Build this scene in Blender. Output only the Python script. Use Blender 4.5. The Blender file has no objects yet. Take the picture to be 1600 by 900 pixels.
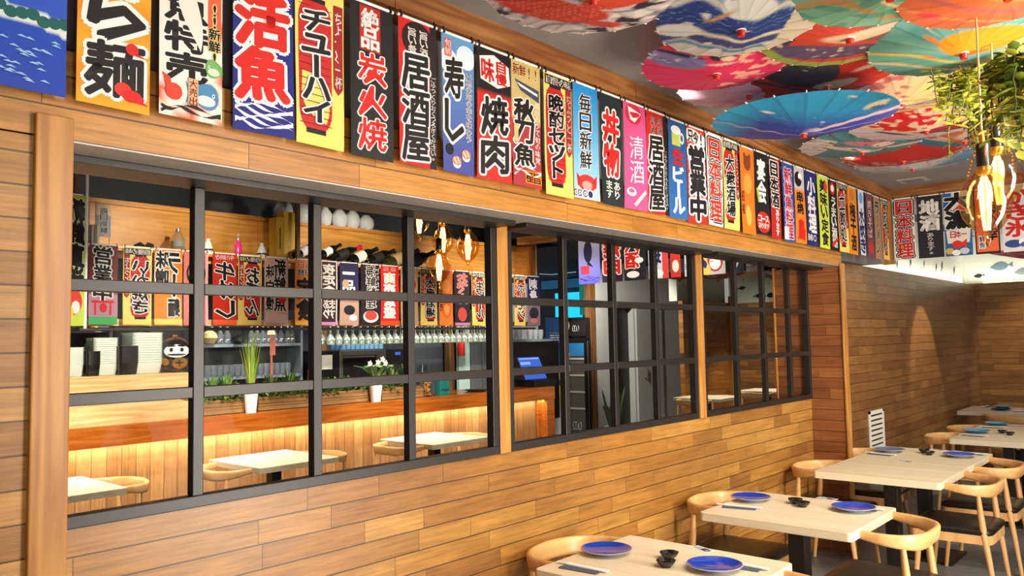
import bpy, bmesh, math, random
import numpy as np
from mathutils import Vector, Matrix, Euler
random.seed(7)
S = bpy.context.scene
COL = S.collection
PI = math.pi
# ------------------------------------------------------------------ camera
FPX = 1250.29147
CAM = np.array([2.21337, 0.0, 1.695])
RGT = np.array([0.74992725, 0.66126665, -0.01831753])
UPV = np.array([0.05654812, -0.03649205, 0.99773275])
FWD = np.array([-0.65909895, 0.7492628, 0.06475976])
cam = bpy.data.objects.new('camera', bpy.data.cameras.new('camera'))
COL.objects.link(cam)
cam.data.sensor_width = 36.0
cam.data.lens = FPX / 1600 * 36
cam.data.clip_start = 0.05
cam.data.clip_end = 100
m = Matrix.Identity(4)
for r in range(3):
    m[r][0], m[r][1], m[r][2], m[r][3] = RGT[r], UPV[r], -FWD[r], CAM[r]
cam.matrix_world = m
S.camera = cam
# ------------------------------------------------------------------ light, exposure
S.view_settings.view_transform = 'Standard'
S.view_settings.look = 'None'
S.view_settings.gamma = 1.0
S.view_settings.use_curve_mapping = False
S.view_settings.exposure = -0.16
S.cycles.transparent_max_bounces = 24
S.cycles.max_bounces = 8
S.cycles.sample_clamp_indirect = 4.0
W = bpy.data.worlds.new('world'); S.world = W; W.use_nodes = True
W.node_tree.nodes['Background'].inputs[0].default_value = (1.0, .94, .86, 1)
W.node_tree.nodes['Background'].inputs[1].default_value = 0.34

def spot(name, loc, to, power, size=70, blend=.6, col=(1, .84, .62), rad=.05):
    d = bpy.data.lights.new(name, 'SPOT'); d.energy = power; d.spot_size = math.radians(size)
    d.spot_blend = blend; d.color = col; d.shadow_soft_size = rad
    o = bpy.data.objects.new(name, d); COL.objects.link(o); o.location = loc
    o.rotation_euler = (Vector(to) - Vector(loc)).to_track_quat('-Z', 'Y').to_euler()
    return o
def area(name, loc, to, power, sx, sy, col=(1, .86, .66)):
    d = bpy.data.lights.new(name, 'AREA'); d.shape = 'RECTANGLE'; d.size = sx; d.size_y = sy
    d.energy = power; d.color = col
    o = bpy.data.objects.new(name, d); COL.objects.link(o); o.location = loc
    o.rotation_euler = (Vector(to) - Vector(loc)).to_track_quat('-Z', 'Y').to_euler()
    return o
WARM = (1, .86, .66); NEUT = (1, .93, .82)
# dining side: ceiling spots over the aisle aimed at the banner wall and the tables
for i, y in enumerate((0.6, 1.9, 3.2, 4.5, 5.8, 7.2)):
    spot('wall_spot_light', (2.55, y, 2.9), (-.1, y + .7, 1.05), 165 if y > 2 else 125, 62, .8, WARM, .06)
for y in (2.6, 4.3, 6.2, 8.6, 11.2):
    spot('table_spot_light', (1.35 if y < 7 else 1.6, y - .15, 2.62), (.5, y + .05, .75), 54, 75, .7, NEUT, .05)
spot('far_wall_spot_light', (.55, 9.6, 2.55), (-.25, 9.75, 1.3), 110, 48, .35, WARM, .03)
spot('far_wall_spot_light', (1.4, 11.2, 2.55), (.6, 12.5, 1.3), 110, 60, .5, WARM, .03)
area('aisle_fill_light', (2.9, 3.2, 2.98), (1.2, 3.6, 1.8), 120, .22, 6.0, (1, .88, .72))  # soft overhead fill added along the aisle, not a real panel
area('ceiling_fill_light', (3.9, 3.4, 1.0), (1.1, 3.6, 2.9), 500, .8, 5.0, (1, .92, .82))  # unseen fill lamp added at table height to brighten ceiling and parasols
# alcove cove strip
area('cove_light', (-.36, 10.3, 2.37), (-.36, 10.3, 3.0), 9, .05, 4.6, (1, .97, .85))
area('cove_light', (1.0, 12.62, 2.40), (1.0, 12.62, 3.0), 8, 2.6, .05, (1, .97, .85))
# bar side, the reflected room built behind the mirrors
area('front_fill_light', (2.5, .2, 1.3), (1.2, 4.0, 2.9), 16, .6, .6, (1, .93, .84))  # dining side fill, added to brighten the parasol undersides
area('under_shelf_light', (-4.99, 6.3, 1.83), (-5.3, 6.3, 1.6), 14, 5.0, .03, (1, .97, .88))
area('counter_strip_light', (-4.36, 4.9, .915), (-4.5, 4.9, .2), 46, 6.5, .03, (1, .84, .58))
for y in (2.0, 3.7, 5.4, 11.4, 13.2):
    spot('bar_table_spot_light', (-3.3, y, 2.9), (-3.7, y + .1, .75), 330, 60, .6, NEUT, .05)
# recessed lamps above the parasols beside the banner wall
for x, y, w in ((.24, 3.55, 13), (.22, 4.2, 16), (.3, 5.9, 6)):
    spot('ceiling_down_light', (x, y, 3.0), (x + .05, y, 2.0), w, 100, .8, (1, .97, .92), .03)
for y in (3.3, 5.2, 7.2):
    spot('bar_shelf_spot_light', (-3.6, y, 2.95), (-4.9, y + .2, 2.5), 110, 75, .7, (1, .92, .74), .05)
for y in (3.0, 4.6, 6.2, 7.6):
    spot('back_bar_spot_light', (-5.35, y, 2.9), (-5.5, y, 1.4), 190, 80, .7, (1, .95, .86), .06)
spot('front_bar_spot_light', (-2.2, 2.6, 2.9), (-4.4, 2.9, 1.2), 560, 60, .7, NEUT, .06)
spot('front_bar_spot_light', (-2.2, 5.0, 2.9), (-4.4, 5.6, 1.3), 560, 60, .7, NEUT, .06)
spot('front_bar_spot_light', (-2.2, 7.0, 2.9), (-4.6, 7.6, 1.6), 500, 60, .7, NEUT, .06)
spot('passage_fill_light', (-4.95, 10.0, 2.9), (-5.75, 12.9, 1.2), 480, 70, .7, NEUT, .06)  # spots added to brighten the passage and its banners, without fittings
spot('passage_fill_light', (-4.9, 9.2, 2.9), (-6.2, 10.95, 1.2), 150, 60, .7, NEUT, .06)  # added to lift the dark roll up banner
spot('passage_fill_light', (-3.0, 12.9, 2.9), (-3.5, 15.4, 1.4), 170, 75, .7, NEUT, .06)
spot('passage_fill_light', (-1.8, 6.2, 2.9), (-2.6, 7.9, 2.6), 210, 80, .7, NEUT, .06)

def ray(u, v):
    return FWD + RGT * (u - 800) / FPX - UPV * (v - 450) / FPX
def AX(u, v, X):
    d = ray(u, v); return CAM + d * (X - CAM[0]) / d[0]
def AY(u, v, Y):
    d = ray(u, v); return CAM + d * (Y - CAM[1]) / d[1]
def AZ(u, v, Z):
    d = ray(u, v); return CAM + d * (Z - CAM[2]) / d[2]
def DEP(p):
    return float((np.asarray(p) - CAM) @ FWD)

# ------------------------------------------------------------------ materials
def lin(c):
    c = np.asarray(c, float) / 255.0
    return np.where(c <= .04045, c / 12.92, ((c + .055) / 1.055) ** 2.4)
MATS = {}
class NT:
    def __init__(s, name):
        s.m = bpy.data.materials.new(name); s.m.use_nodes = True
        s.t = s.m.node_tree; s.N = s.t.nodes; s.b = s.N['Principled BSDF']; s.out = s.N['Material Output']
    def n(s, typ, **kw):
        x = s.N.new(typ)
        for k, v in kw.items(): setattr(x, k, v)
        return x
    def l(s, a, b): s.t.links.new(a, b)
    def math(s, op, a, b=None, c=None):
        x = s.n('ShaderNodeMath', operation=op)
        for i, v in enumerate((a, b, c)):
            if v is None: continue
            if isinstance(v, (int, float)): x.inputs[i].default_value = v
            else: s.l(v, x.inputs[i])
        return x.outputs[0]
    def comb(s, a, b, c):
        x = s.n('ShaderNodeCombineXYZ')
        for i, v in enumerate((a, b, c)):
            if isinstance(v, (int, float)): x.inputs[i].default_value = v
            else: s.l(v, x.inputs[i])
        return x.outputs[0]
    def ramp(s, fac, stops, interp='LINEAR'):
        x = s.n('ShaderNodeValToRGB'); e = x.color_ramp.elements; x.color_ramp.interpolation = interp
        while len(e) < len(stops): e.new(.5)
        for i, (p, c) in enumerate(stops):
            e[i].position = p; e[i].color = (*c, 1)
        s.l(fac, x.inputs[0]); return x.outputs[0]
    def mix(s, fac, a, b, mode='MIX'):
        x = s.n('ShaderNodeMix', data_type='RGBA', blend_type=mode)
        for i, v in ((0, fac), (6, a), (7, b)):
            if isinstance(v, (int, float)): x.inputs[i].default_value = v
            elif isinstance(v, (tuple, list, np.ndarray)): x.inputs[i].default_value = (*v[:3], 1)
            else: s.l(v, x.inputs[i])
        return x.outputs[2]
    def noise(s, vec, scale, detail=3, rough=.55):
        x = s.n('ShaderNodeTexNoise'); x.inputs['Scale'].default_value = scale
        x.inputs['Detail'].default_value = detail; x.inputs['Roughness'].default_value = rough
        s.l(vec, x.inputs['Vector']); return x.outputs[0]
    def white(s, vec=None, w=None):
        x = s.n('ShaderNodeTexWhiteNoise', noise_dimensions='1D' if vec is None else '3D')
        if vec is not None: s.l(vec, x.inputs['Vector'])
        else: s.l(w, x.inputs['W'])
        return x.outputs[0]
    def bump(s, h, strength, dist=.01):
        x = s.n('ShaderNodeBump'); x.inputs['Strength'].default_value = strength; x.inputs['Distance'].default_value = dist
        s.l(h, x.inputs['Height']); s.l(x.outputs[0], s.b.inputs['Normal'])
    def set(s, **kw):
        for k, v in kw.items(): s.b.inputs[k.replace('_', ' ')].default_value = v
    def xyz(s):
        c = s.n('ShaderNodeTexCoord'); x = s.n('ShaderNodeSeparateXYZ'); s.l(c.outputs['Object'], x.inputs[0])
        return x.outputs, c.outputs['Object']

def mat(name, rgb=None, rough=.5, metal=0., emit=0., spec=.5, trans=0., coat=0., bumpy=0., bscale=60.):
    """plain material with a little noise in tone and surface"""
    if name in MATS: return MATS[name]
    t = NT(name); c = lin(rgb)
    (_, co) = t.xyz()
    nz = t.noise(co, bscale, 3)
    t.l(t.mix(nz, tuple(c * .9), tuple(np.minimum(c * 1.08, 1))), t.b.inputs['Base Color'])
    t.set(Roughness=rough, Metallic=metal, Coat_Weight=coat)
    t.b.inputs['Specular IOR Level'].default_value = spec
    if bumpy: t.bump(nz, bumpy, .004)
    if emit:
        t.b.inputs['Emission Color'].default_value = (*c, 1); t.b.inputs['Emission Strength'].default_value = emit
    MATS[name] = t.m; return t.m
def clear(name, rgb, gloss=.08, rough=.02, diff=0., edge=.45):
    """thin clear glass: tinted see-through, with reflections that grow at the edges"""
    if name in MATS: return MATS[name]
    t = NT(name); N = t.N; N.remove(t.b)
    tr = t.n('ShaderNodeBsdfTransparent'); tr.inputs[0].default_value = (*lin(rgb), 1)
    gl = t.n('ShaderNodeBsdfGlossy'); gl.inputs['Roughness'].default_value = rough
    lw = t.n('ShaderNodeLayerWeight'); lw.inputs[0].default_value = .35
    f = t.math('MULTIPLY_ADD', lw.outputs['Facing'], edge, gloss)
    mx = t.n('ShaderNodeMixShader'); t.l(f, mx.inputs[0]); t.l(tr.outputs[0], mx.inputs[1]); t.l(gl.outputs[0], mx.inputs[2])
    last = mx.outputs[0]
    if diff:
        df = t.n('ShaderNodeBsdfDiffuse'); df.inputs[0].default_value = (*lin(rgb), 1)
        m2 = t.n('ShaderNodeMixShader'); m2.inputs[0].default_value = diff
        t.l(last, m2.inputs[1]); t.l(df.outputs[0], m2.inputs[2]); last = m2.outputs[0]
    t.l(last, t.out.inputs[0]); MATS[name] = t.m; return t.m
def glow(name, rgb, strength):
    if name in MATS: return MATS[name]
    t = NT(name); t.N.remove(t.b)
    e = t.n('ShaderNodeEmission'); e.inputs[0].default_value = (*lin(rgb), 1); e.inputs[1].default_value = strength
    t.l(e.outputs[0], t.out.inputs[0]); MATS[name] = t.m; return t.m

def planks(name, along, h, L, z0, tones, seam=.0022, rough=.38, vertical=False, grain=1.0):
    """boards in staggered courses: each board its own tone, long grain, dark joints"""
    if name in MATS: return MATS[name]
    t = NT(name); (x, co) = t.xyz()
    a_, b_ = (x[along], x[2]) if not vertical else (x[2], x[along])
    q = t.math('DIVIDE', t.math('SUBTRACT', b_, z0), h)
    row = t.math('FLOOR', q); fz = t.math('FRACT', q)
    rr = t.white(w=t.math('ADD', row, .37))
    a = t.math('ADD', t.math('DIVIDE', a_, L), t.math('MULTIPLY', rr, 9.7))
    a2 = t.math('ADD', a, t.math('MULTIPLY', t.math('SINE', t.math('MULTIPLY_ADD', a, 2.3, t.math('MULTIPLY', rr, 31.0))), .36))
    cl = t.math('FLOOR', a2); fa = t.math('FRACT', a2)
    idv = t.comb(row, cl, 4.2)
    tone = t.white(vec=idv)
    st = [(i / (len(tones) - 1), tuple(lin(c))) for i, c in enumerate(tones)]
    base = t.ramp(tone, st)
    # grain stretched along the board, shifted per board
    sh = t.math('MULTIPLY', tone, 17.0)
    gv = t.comb(t.math('MULTIPLY', a_, 2.2), t.math('MULTIPLY_ADD', b_, 42.0, sh), sh)
    g1 = t.noise(gv, 1.6 * grain, 5, .65)
    gv2 = t.comb(t.math('MULTIPLY', a_, 5.0), t.math('MULTIPLY_ADD', b_, 150.0, sh), sh)
    g2 = t.noise(gv2, 1.5, 3, .6)
    g = t.math('ADD', t.math('MULTIPLY', g1, .65), t.math('MULTIPLY', g2, .35))
    col = t.mix(t.math('MULTIPLY', t.math('SUBTRACT', .60, g), 3.2), base, t.mix(.62, base, (.05, .022, .008)))
    big = t.noise(t.comb(t.math('MULTIPLY', a_, 3.0), t.math('MULTIPLY', b_, 9.0), sh), 1.3, 2)
    col = t.mix(.28, col, t.ramp(big, [(.3, (.25, .2, .15)), (.7, (.75, .7, .62))]), 'OVERLAY')
    e1 = t.math('LESS_THAN', fz, seam * 2.2 / h)
    dv = t.math('MULTIPLY_ADD', t.math('COSINE', t.math('MULTIPLY_ADD', a, 2.3, t.math('MULTIPLY', rr, 31.0))), .828, 1.0)
    e2 = t.math('LESS_THAN', fa, t.math('MULTIPLY', dv, seam * 1.1 / L))
    e = t.math('MAXIMUM', e1, e2)
    t.l(t.mix(t.math('MULTIPLY', e, .82), col, (.018, .008, .003)), t.b.inputs['Base Color'])
    t.set(Roughness=rough)
    t.bump(t.math('SUBTRACT', t.math('MULTIPLY', g, .3), e), .35, .003)
    MATS[name] = t.m; return t.m
def grainwood(name, along, c1, c2, rough=.4, knots=0., sc=1., ring=12., coat=0.):
    """solid timber: stretched noise and growth rings along one axis"""
    if name in MATS: return MATS[name]
    t = NT(name); (x, co) = t.xyz()
    f = [34.0 * sc] * 3; f[along] = 2.4 * sc
    v = t.comb(*[t.math('MULTIPLY', x[i], f[i]) for i in range(3)])
    g = t.noise(v, 1.0, 5, .62)
    f2 = [ring * sc] * 3; f2[along] = .9 * sc
    v2 = t.comb(*[t.math('MULTIPLY', x[i], f2[i]) for i in range(3)])
    w = t.noise(v2, .6, 2, .5)
    rings = t.math('SINE', t.math('MULTIPLY', w, 46.0))
    k = t.math('ADD', t.math('MULTIPLY', g, .75), t.math('MULTIPLY', rings, .12))
    col = t.ramp(k, [(.22, tuple(lin(c2))), (.62, tuple(lin(c1)))])
    if knots:
        vo = t.n('ShaderNodeTexVoronoi', feature='F1'); vo.inputs['Scale'].default_value = 1.0
        f3 = [knots * 1.0] * 3; f3[along] = knots * .55
        t.l(t.comb(*[t.math('MULTIPLY', x[i], f3[i]) for i in range(3)]), vo.inputs['Vector'])
        kn = t.math('LESS_THAN', t.math('ADD', vo.outputs['Distance'], t.math('MULTIPLY', g, .05)), .15)
        col = t.mix(t.math('MULTIPLY', kn, .8), col, tuple(lin((78, 38, 12))))
    t.l(col, t.b.inputs['Base Color']); t.set(Roughness=rough, Coat_Weight=coat)
    t.bump(g, .12, .002)
    MATS[name] = t.m; return t.m
def printmat(name, rough=.6, trans=0.):
    """printed cloth or paper: the print is the colour attribute of the mesh"""
    if name in MATS: return MATS[name]
    t = NT(name)
    a = t.n('ShaderNodeAttribute', attribute_name='Col')
    (_, co) = t.xyz(); nz = t.noise(co, 220, 2)
    c = t.mix(t.math('MULTIPLY', nz, .12), a.outputs['Color'], (.05, .05, .05))
    t.l(c, t.b.inputs['Base Color']); t.set(Roughness=rough)
    t.b.inputs['Specular IOR Level'].default_value = .3
    if trans:
        tl = t.n('ShaderNodeBsdfTranslucent'); t.l(c, tl.inputs[0])
        mx = t.n('ShaderNodeMixShader'); mx.inputs[0].default_value = trans
        t.l(t.b.outputs[0], mx.inputs[1]); t.l(tl.outputs[0], mx.inputs[2]); t.l(mx.outputs[0], t.out.inputs[0])
    MATS[name] = t.m; return t.m

OAK = [(140, 96, 44), (154, 107, 48), (168, 121, 57), (178, 133, 66), (147, 101, 47)]
M_WALL = planks('oak_plank_wall', 1, .0835, .52, 1.182 - .0835 * 20, OAK)
M_WALLX = planks('oak_plank_wall_across', 0, .0835, .62, 1.182 - .0835 * 20, [(128, 78, 42), (146, 90, 50), (160, 102, 58)])
M_WALLFAR = planks('oak_plank_far_wall', 1, .0835, .5, 2.33 - .0835 * 40, [(124, 84, 46), (140, 98, 54), (154, 112, 66), (130, 90, 50)])
M_WALLFARX = planks('oak_plank_end_wall', 0, .0835, .5, 2.33 - .0835 * 40, [(128, 86, 42), (150, 104, 52), (164, 118, 64)])
M_BEAM = planks('oak_plank_beam', 1, .0835, .75, 2.2316, [(172, 116, 50), (182, 126, 56), (190, 134, 62)])
M_POST = grainwood('oak_post', 2, (192, 138, 70), (154, 102, 46), .3)
M_CROWN = grainwood('pine_crown_board', 1, (172, 118, 62), (124, 74, 34), .5, knots=2.2)
M_CROWNX = grainwood('pine_crown_board_across', 0, (172, 118, 62), (124, 74, 34), .5, knots=2.2)
M_PINE = grainwood('pine_panel', 1, (214, 156, 72), (186, 122, 48), .45, knots=2.4)
M_PINEB = grainwood('pale_pine_board', 1, (226, 190, 132), (196, 150, 92), .5, knots=2.6)
M_AMBER = grainwood('amber_varnished_wood', 1, (172, 98, 36), (138, 70, 20), .22, coat=.4)
M_CHAIR = grainwood('ash_chair_wood', 2, (226, 182, 122), (204, 152, 92), .36, sc=.8, ring=5)
M_RING = grainwood('ash_back_rail_wood', 1, (228, 184, 124), (204, 150, 90), .34, sc=.9, ring=4)
M_TOP = grainwood('beech_laminate_top', 0, (232, 220, 194), (222, 206, 174), .35, sc=.6)
M_CEDAR = planks('bar_front_boards', 1, .115, 3.0, 0.0, [(142, 98, 54), (158, 114, 68), (172, 128, 80), (148, 104, 60)], vertical=True, rough=.5)
M_CRATE = planks('planter_crate_boards', 1, .062, 2.0, 1.092, [(150, 112, 62), (166, 128, 76), (140, 102, 54)], rough=.55)
M_BLACK = mat('black_metal', (26, 24, 24), .45)
M_FRAME = mat('dark_bronze_frame', (31, 28, 27), .42)
M_SOFFIT = mat('grey_metal_soffit', (176, 172, 162), .42, .1)
M_GREY = mat('grey_paint', (132, 130, 128), .8)
M_CEIL = mat('ceiling_paint', (142, 140, 138), .85)
M_CEILD = mat('dark_ceiling_paint', (36, 39, 44), .8)
M_WHITE = mat('white_plaster', (226, 228, 216), .8)
M_WHITEP = mat('white_plastic', (238, 236, 230), .4)
M_BLACKP = mat('black_plastic', (18, 18, 19), .35)
M_LEATHER = mat('black_leather', (24, 20, 19), .33, bumpy=.15, bscale=180)
M_GOLD = mat('brass', (196, 148, 62), .3, .9)
M_RED = mat('red_lacquer', (190, 38, 24), .35)
M_SLATE = mat('slate_paint', (62, 68, 76), .7)
M_STEEL = mat('steel', (150, 152, 154), .3, .8)
M_PRINT = printmat('printed_cloth')
M_PRINTT = printmat('printed_cloth_backlit', .6, .35)
M_CANOPY = printmat('printed_parasol_fabric', .55, .25)
M_GLASS = clear('window_glass', (252, 252, 250), .001, .0, edge=.003)
M_CLEARG = clear('clear_drinking_glass', (228, 236, 240), .14, .06, diff=.14)
M_AMBERG = clear('amber_bulb_glass', (246, 218, 172), .05, .08, edge=.2)

# ------------------------------------------------------------------ mesh builder
class MB:
    def __init__(s): s.v = []; s.f = []; s.mi = []; s.col = []; s.k = 0; s.cc = (1, 1, 1)
    def add(s, V, Fc, mi=None, col=None):
        o = len(s.v); s.v += [tuple(map(float, p)) for p in V]
        s.f += [tuple(i + o for i in f) for f in Fc]; s.mi += [s.k if mi is None else mi] * len(Fc)
        if col is None: col = s.cc
        s.col += [tuple(col)] * len(V) if len(np.shape(col)) == 1 else [tuple(c) for c in col]
        return s
    def box(s, a, b, mi=None):
        (x0, y0, z0), (x1, y1, z1) = np.minimum(a, b), np.maximum(a, b)
        V = [(x0, y0, z0), (x1, y0, z0), (x1, y1, z0), (x0, y1, z0), (x0, y0, z1), (x1, y0, z1), (x1, y1, z1), (x0, y1, z1)]
        return s.add(V, [(0, 3, 2, 1), (4, 5, 6, 7), (0, 1, 5, 4), (1, 2, 6, 5), (2, 3, 7, 6), (3, 0, 4, 7)], mi)
    def loft(s, rings, cap=True, closed=True, mi=None):
        n = len(rings[0]); V = [p for r in rings for p in r]; Fc = []
        for i in range(len(rings) - 1):
            for j in range(n if closed else n - 1):
                k = (j + 1) % n
                Fc.append((i * n + j, i * n + k, (i + 1) * n + k, (i + 1) * n + j))
        if cap and closed:
            Fc.append(tuple(range(n - 1, -1, -1))); Fc.append(tuple((len(rings) - 1) * n + j for j in range(n)))
        return s.add(V, Fc, mi)
    def lathe(s, prof, n=20, c=(0, 0, 0), axis=None, mi=None, cap=True):
        """profile of (radius, height) turned about z, or about AXIS from C"""
        c = np.array(c, float)
        if axis is None: A = np.eye(3)
        else:
            z = np.array(axis, float); z /= np.linalg.norm(z); h = np.array([0, 0, 1.]) if abs(z[2]) < .9 else np.array([1., 0, 0])
            x = np.cross(h, z); x /= np.linalg.norm(x); A = np.array([x, np.cross(z, x), z])
        R = []
        for (r, h) in prof:
            R.append([c + A[0] * r * math.cos(2 * PI * j / n) + A[1] * r * math.sin(2 * PI * j / n) + A[2] * h for j in range(n)])
        return s.loft(R, cap, True, mi)
    def tube(s, pts, rad, n=8, mi=None, cap=True):
        P = [np.array(p, float) for p in pts]; R = []
        if not hasattr(rad, '__len__'): rad = [rad] * len(P)
        ref = None
        for i, p in enumerate(P):
            t = P[min(i + 1, len(P) - 1)] - P[max(i - 1, 0)]; t /= np.linalg.norm(t) + 1e-12
            if ref is None:
                ref = np.array([0, 0, 1.]) if abs(t[2]) < .8 else np.array([1., 0, 0])
            x = np.cross(ref, t); x /= np.linalg.norm(x); y = np.cross(t, x); ref = y
            R.append([p + rad[i] * (x * math.cos(2 * PI * j / n) + y * math.sin(2 * PI * j / n)) for j in range(n)])
        return s.loft(R, cap, True, mi)
    def build(s, name, mats, parent=None, smooth=False, bevel=0., loc=None, angle=40):
        me = bpy.data.meshes.new(name); me.from_pydata(s.v, [], s.f)
        for M in (mats if isinstance(mats, (list, tuple)) else [mats]): me.materials.append(M)
        me.polygons.foreach_set('material_index', s.mi)
        a = me.color_attributes.new('Col', 'FLOAT_COLOR', 'POINT')
        a.data.foreach_set('color', np.c_[np.array(s.col, float).reshape(-1, 3), np.ones(len(s.v))].ravel())
        me.update()
        if smooth:
            me.shade_smooth()
            if angle < 180: me.set_sharp_from_angle(angle=math.radians(angle))
        o = bpy.data.objects.new(name, me); COL.objects.link(o)
        if parent is not None: o.parent = parent
        if loc is not None: o.location = loc
        if bevel:
            b = o.modifiers.new('bevel', 'BEVEL'); b.width = bevel; b.segments = 2; b.limit_method = 'ANGLE'
        return o
def thing(name, label, cat, loc=(0, 0, 0), rz=0., group=None):
    o = bpy.data.objects.new(name, None); COL.objects.link(o); o.location = loc; o.rotation_euler = (0, 0, rz)
    o.empty_display_size = .05
    return tag(o, label, cat, group)
def tag(o, label, cat, group=None):
    o['label'] = label; o['category'] = cat
    if group: o['group'] = group
    return o
def struct(o):
    o['kind'] = 'structure'; return o
def kids(o):
    return [c for c in COL.objects if c.parent == o]
def dup(root, loc, rz=None, label=None, group=None, scale=None, tree=None):
    """a copy of a thing with copies of its parts and sub-parts"""
    r = root.copy(); COL.objects.link(r); r.location = loc
    if rz is not None: r.rotation_euler = (0, 0, rz)
    if scale is not None: r.scale = scale
    if label: r['label'] = label
    if group: r['group'] = group
    for ch in (root.children if tree is None else tree):
        c = ch.copy(); COL.objects.link(c); c.parent = r
        for g in ch.children:
            d = g.copy(); COL.objects.link(d); d.parent = c
    return r
def rrect(x0, y0, x1, y1, r, n=5):
    P = []
    for (cx, cy, a) in ((x1 - r, y1 - r, 0), (x0 + r, y1 - r, 90), (x0 + r, y0 + r, 180), (x1 - r, y0 + r, 270)):
        for i in range(n + 1):
            t = math.radians(a + 90 * i / n); P.append((cx + r * math.cos(t), cy + r * math.sin(t)))
    return P

# ------------------------------------------------------------------ the room
RX = -.26649                                   # plane of the mirrors and the wall below them
Y0, Y1 = .79, 6.43
o = MB().box((-9.5, -3, -.1), (6.5, 17, 0)).build('floor', planks('stone_tile_floor', 0, .6, 1.2, 0, [(86, 88, 90), (98, 100, 102), (108, 108, 108)], rough=.4), None)
FL = o.data.materials[0]
struct(o)
# floor tiles run in the plane: the same board pattern, laid flat
t = NT('grey_stone_floor'); (x, co) = t.xyz()
bk = t.n('ShaderNodeTexBrick'); bk.inputs['Scale'].default_value = 1.0; bk.inputs['Brick Width'].default_value = .9; bk.inputs['Row Height'].default_value = .45
bk.inputs['Mortar Size'].default_value = .004; bk.inputs['Color1'].default_value = (*lin((100, 104, 106)), 1); bk.inputs['Color2'].default_value = (*lin((118, 120, 120)), 1); bk.inputs['Mortar'].default_value = (*lin((60, 60, 60)), 1)
t.l(co, bk.inputs['Vector'])
nz = t.noise(t.comb(t.math('MULTIPLY', x[0], 3), t.math('MULTIPLY', x[1], 20), 0), 1.4, 5)
t.l(t.mix(.5, bk.outputs[0], t.ramp(nz, [(.3, (.10, .105, .11)), (.7, (.36, .37, .38))])), t.b.inputs['Base Color']); t.set(Roughness=.4)
o.data.materials[0] = t.m; bpy.data.materials.remove(FL)
b = MB(); b.box((-.28, -3, 3.03), (6.5, 17, 3.13)); b.box((-9.5, -3, 3.5), (-.41, 9, 3.6), 1); b.box((-9.5, 9, 3.03), (-.28, 17, 3.13), 1); b.box((-4.7, 7.86, 3.03), (-.28, 9, 3.13), 1); b.box((-9.5, 8.95, 3.13), (-.41, 9.05, 3.5), 1)
struct(b.build('ceiling', [M_CEIL, M_CEILD]))
# banner wall: boards left of the opening, boards below it, the beam above, the grey strip and the crown board
b = MB()
b.box((-.40, -3, 0), (0, .70, 2.2316)); b.box((RX - .1, .70, 0), (RX, Y1, 1.182))
struct(b.build('wall_left', M_WALL))
b = MB(); b.box((RX - .1, -3, 2.236), (0, Y1 + .05, 2.47), 0)
struct(b.build('trim_1', M_BEAM))
b = MB(); b.box((RX + .002, .79, 2.2306), (-.004, Y1, 2.2356))
struct(b.build('trim_2', M_SOFFIT))
b = MB(); b.box((-.4, -3, 2.47), (-.12, Y1 + .05, 3.03)); b.box((-.4, Y1 + .05, 2.335), (-.12 - .1, 7.86, 3.03)); b.box((-.22, 7.80, 2.335), (-.09, 7.855, 2.93)); b.box((-.42, -3, 3.03), (-.38, 8.0, 3.6))
struct(b.build('wall_upper', M_GREY))
b = MB(); yy = -3.0
while yy < 7.8:
    y2 = min(yy + 1.63, 7.86); b.box((-.12, yy, 2.925), (.004, y2 - .003, 3.029)); yy = y2
struct(b.build('trim_3', M_CROWN))
b = MB(); b.box((-.4, .70, 0), (.018, .79, 2.29))
struct(b.build('trim_4', M_POST, bevel=.004))
b = MB(); b.box((-.534, Y1, 0), (0, Y1 + .07, 2.2316))  # far half stands in for the stub's reflection
struct(b.build('wall_stub', M_WALLX))
b = MB(); b.box((0, Y1 - .012, 0), (.016, Y1 + .075, 2.252)); b.box((-.55, Y1 - .012, 0), (-.534, Y1 + .075, 2.252))  # second strip is the trim's reflection, built solid
struct(b.build('trim_5', M_POST, bevel=.004))
b = MB(); b.box((RX - .1, Y1 + .07, 0), (RX, 12.5, 2.33)); struct(b.build('wall_far_left', M_WALLFAR))
b = MB(); b.box((RX - .1, 12.5, 0), (6.5, 12.6, 2.355)); struct(b.build('wall_end', M_WALLFARX))
# the alcove above the boards, white with a painted shoal of small fish
def fishshape(b, P, ax, up, L, col, mi, flip=1):
    P = np.array(P, float); ax = np.array(ax, float); up = np.array(up, float); pts = []
    for i in range(9): s_ = i / 8; pts.append(P + ax * L * (s_ - .5) * flip + up * L * .26 * math.sin(PI * s_ ** .8))
    for i in range(7, 0, -1): s_ = i / 8; pts.append(P + ax * L * (s_ - .5) * flip - up * L * .26 * math.sin(PI * s_ ** .8))
    tp = P - ax * L * .45 * flip
    b.add(pts, [tuple(range(len(pts)))], mi, col)
    b.add([tp, tp - ax * L * .25 * flip + up * L * .17, tp - ax * L * .25 * flip - up * L * .17], [(0, 1, 2)], mi, col)
b = MB(); b.box((-.6, 7.86, 2.33), (-.45, 13.0, 3.03)); b.box((-.6, 12.72, 2.33), (6.5, 12.9, 3.03)); b.box((-.45, 7.86, 2.32), (RX - .1, 12.72, 2.335)); b.box((-.45, 12.6, 2.34), (6.5, 12.72, 2.355))
b.k = 1
for (u, v, L, c) in ((1402, 412, .1, (90, 90, 90)), (1423, 408, .12, (80, 80, 84)), (1444, 411, .1, (96, 96, 96)), (1463, 416, .11, (36, 40, 60)), (1472, 414, .14, (60, 60, 60)), (1491, 421, .13, (40, 44, 44)), (1509, 406, .16, (70, 74, 70))):
    P = AX(u, v, -.448); fishshape(b, P, (0, .5, .86), (0, .86, -.5), L, tuple(lin(c)), 1)
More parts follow.
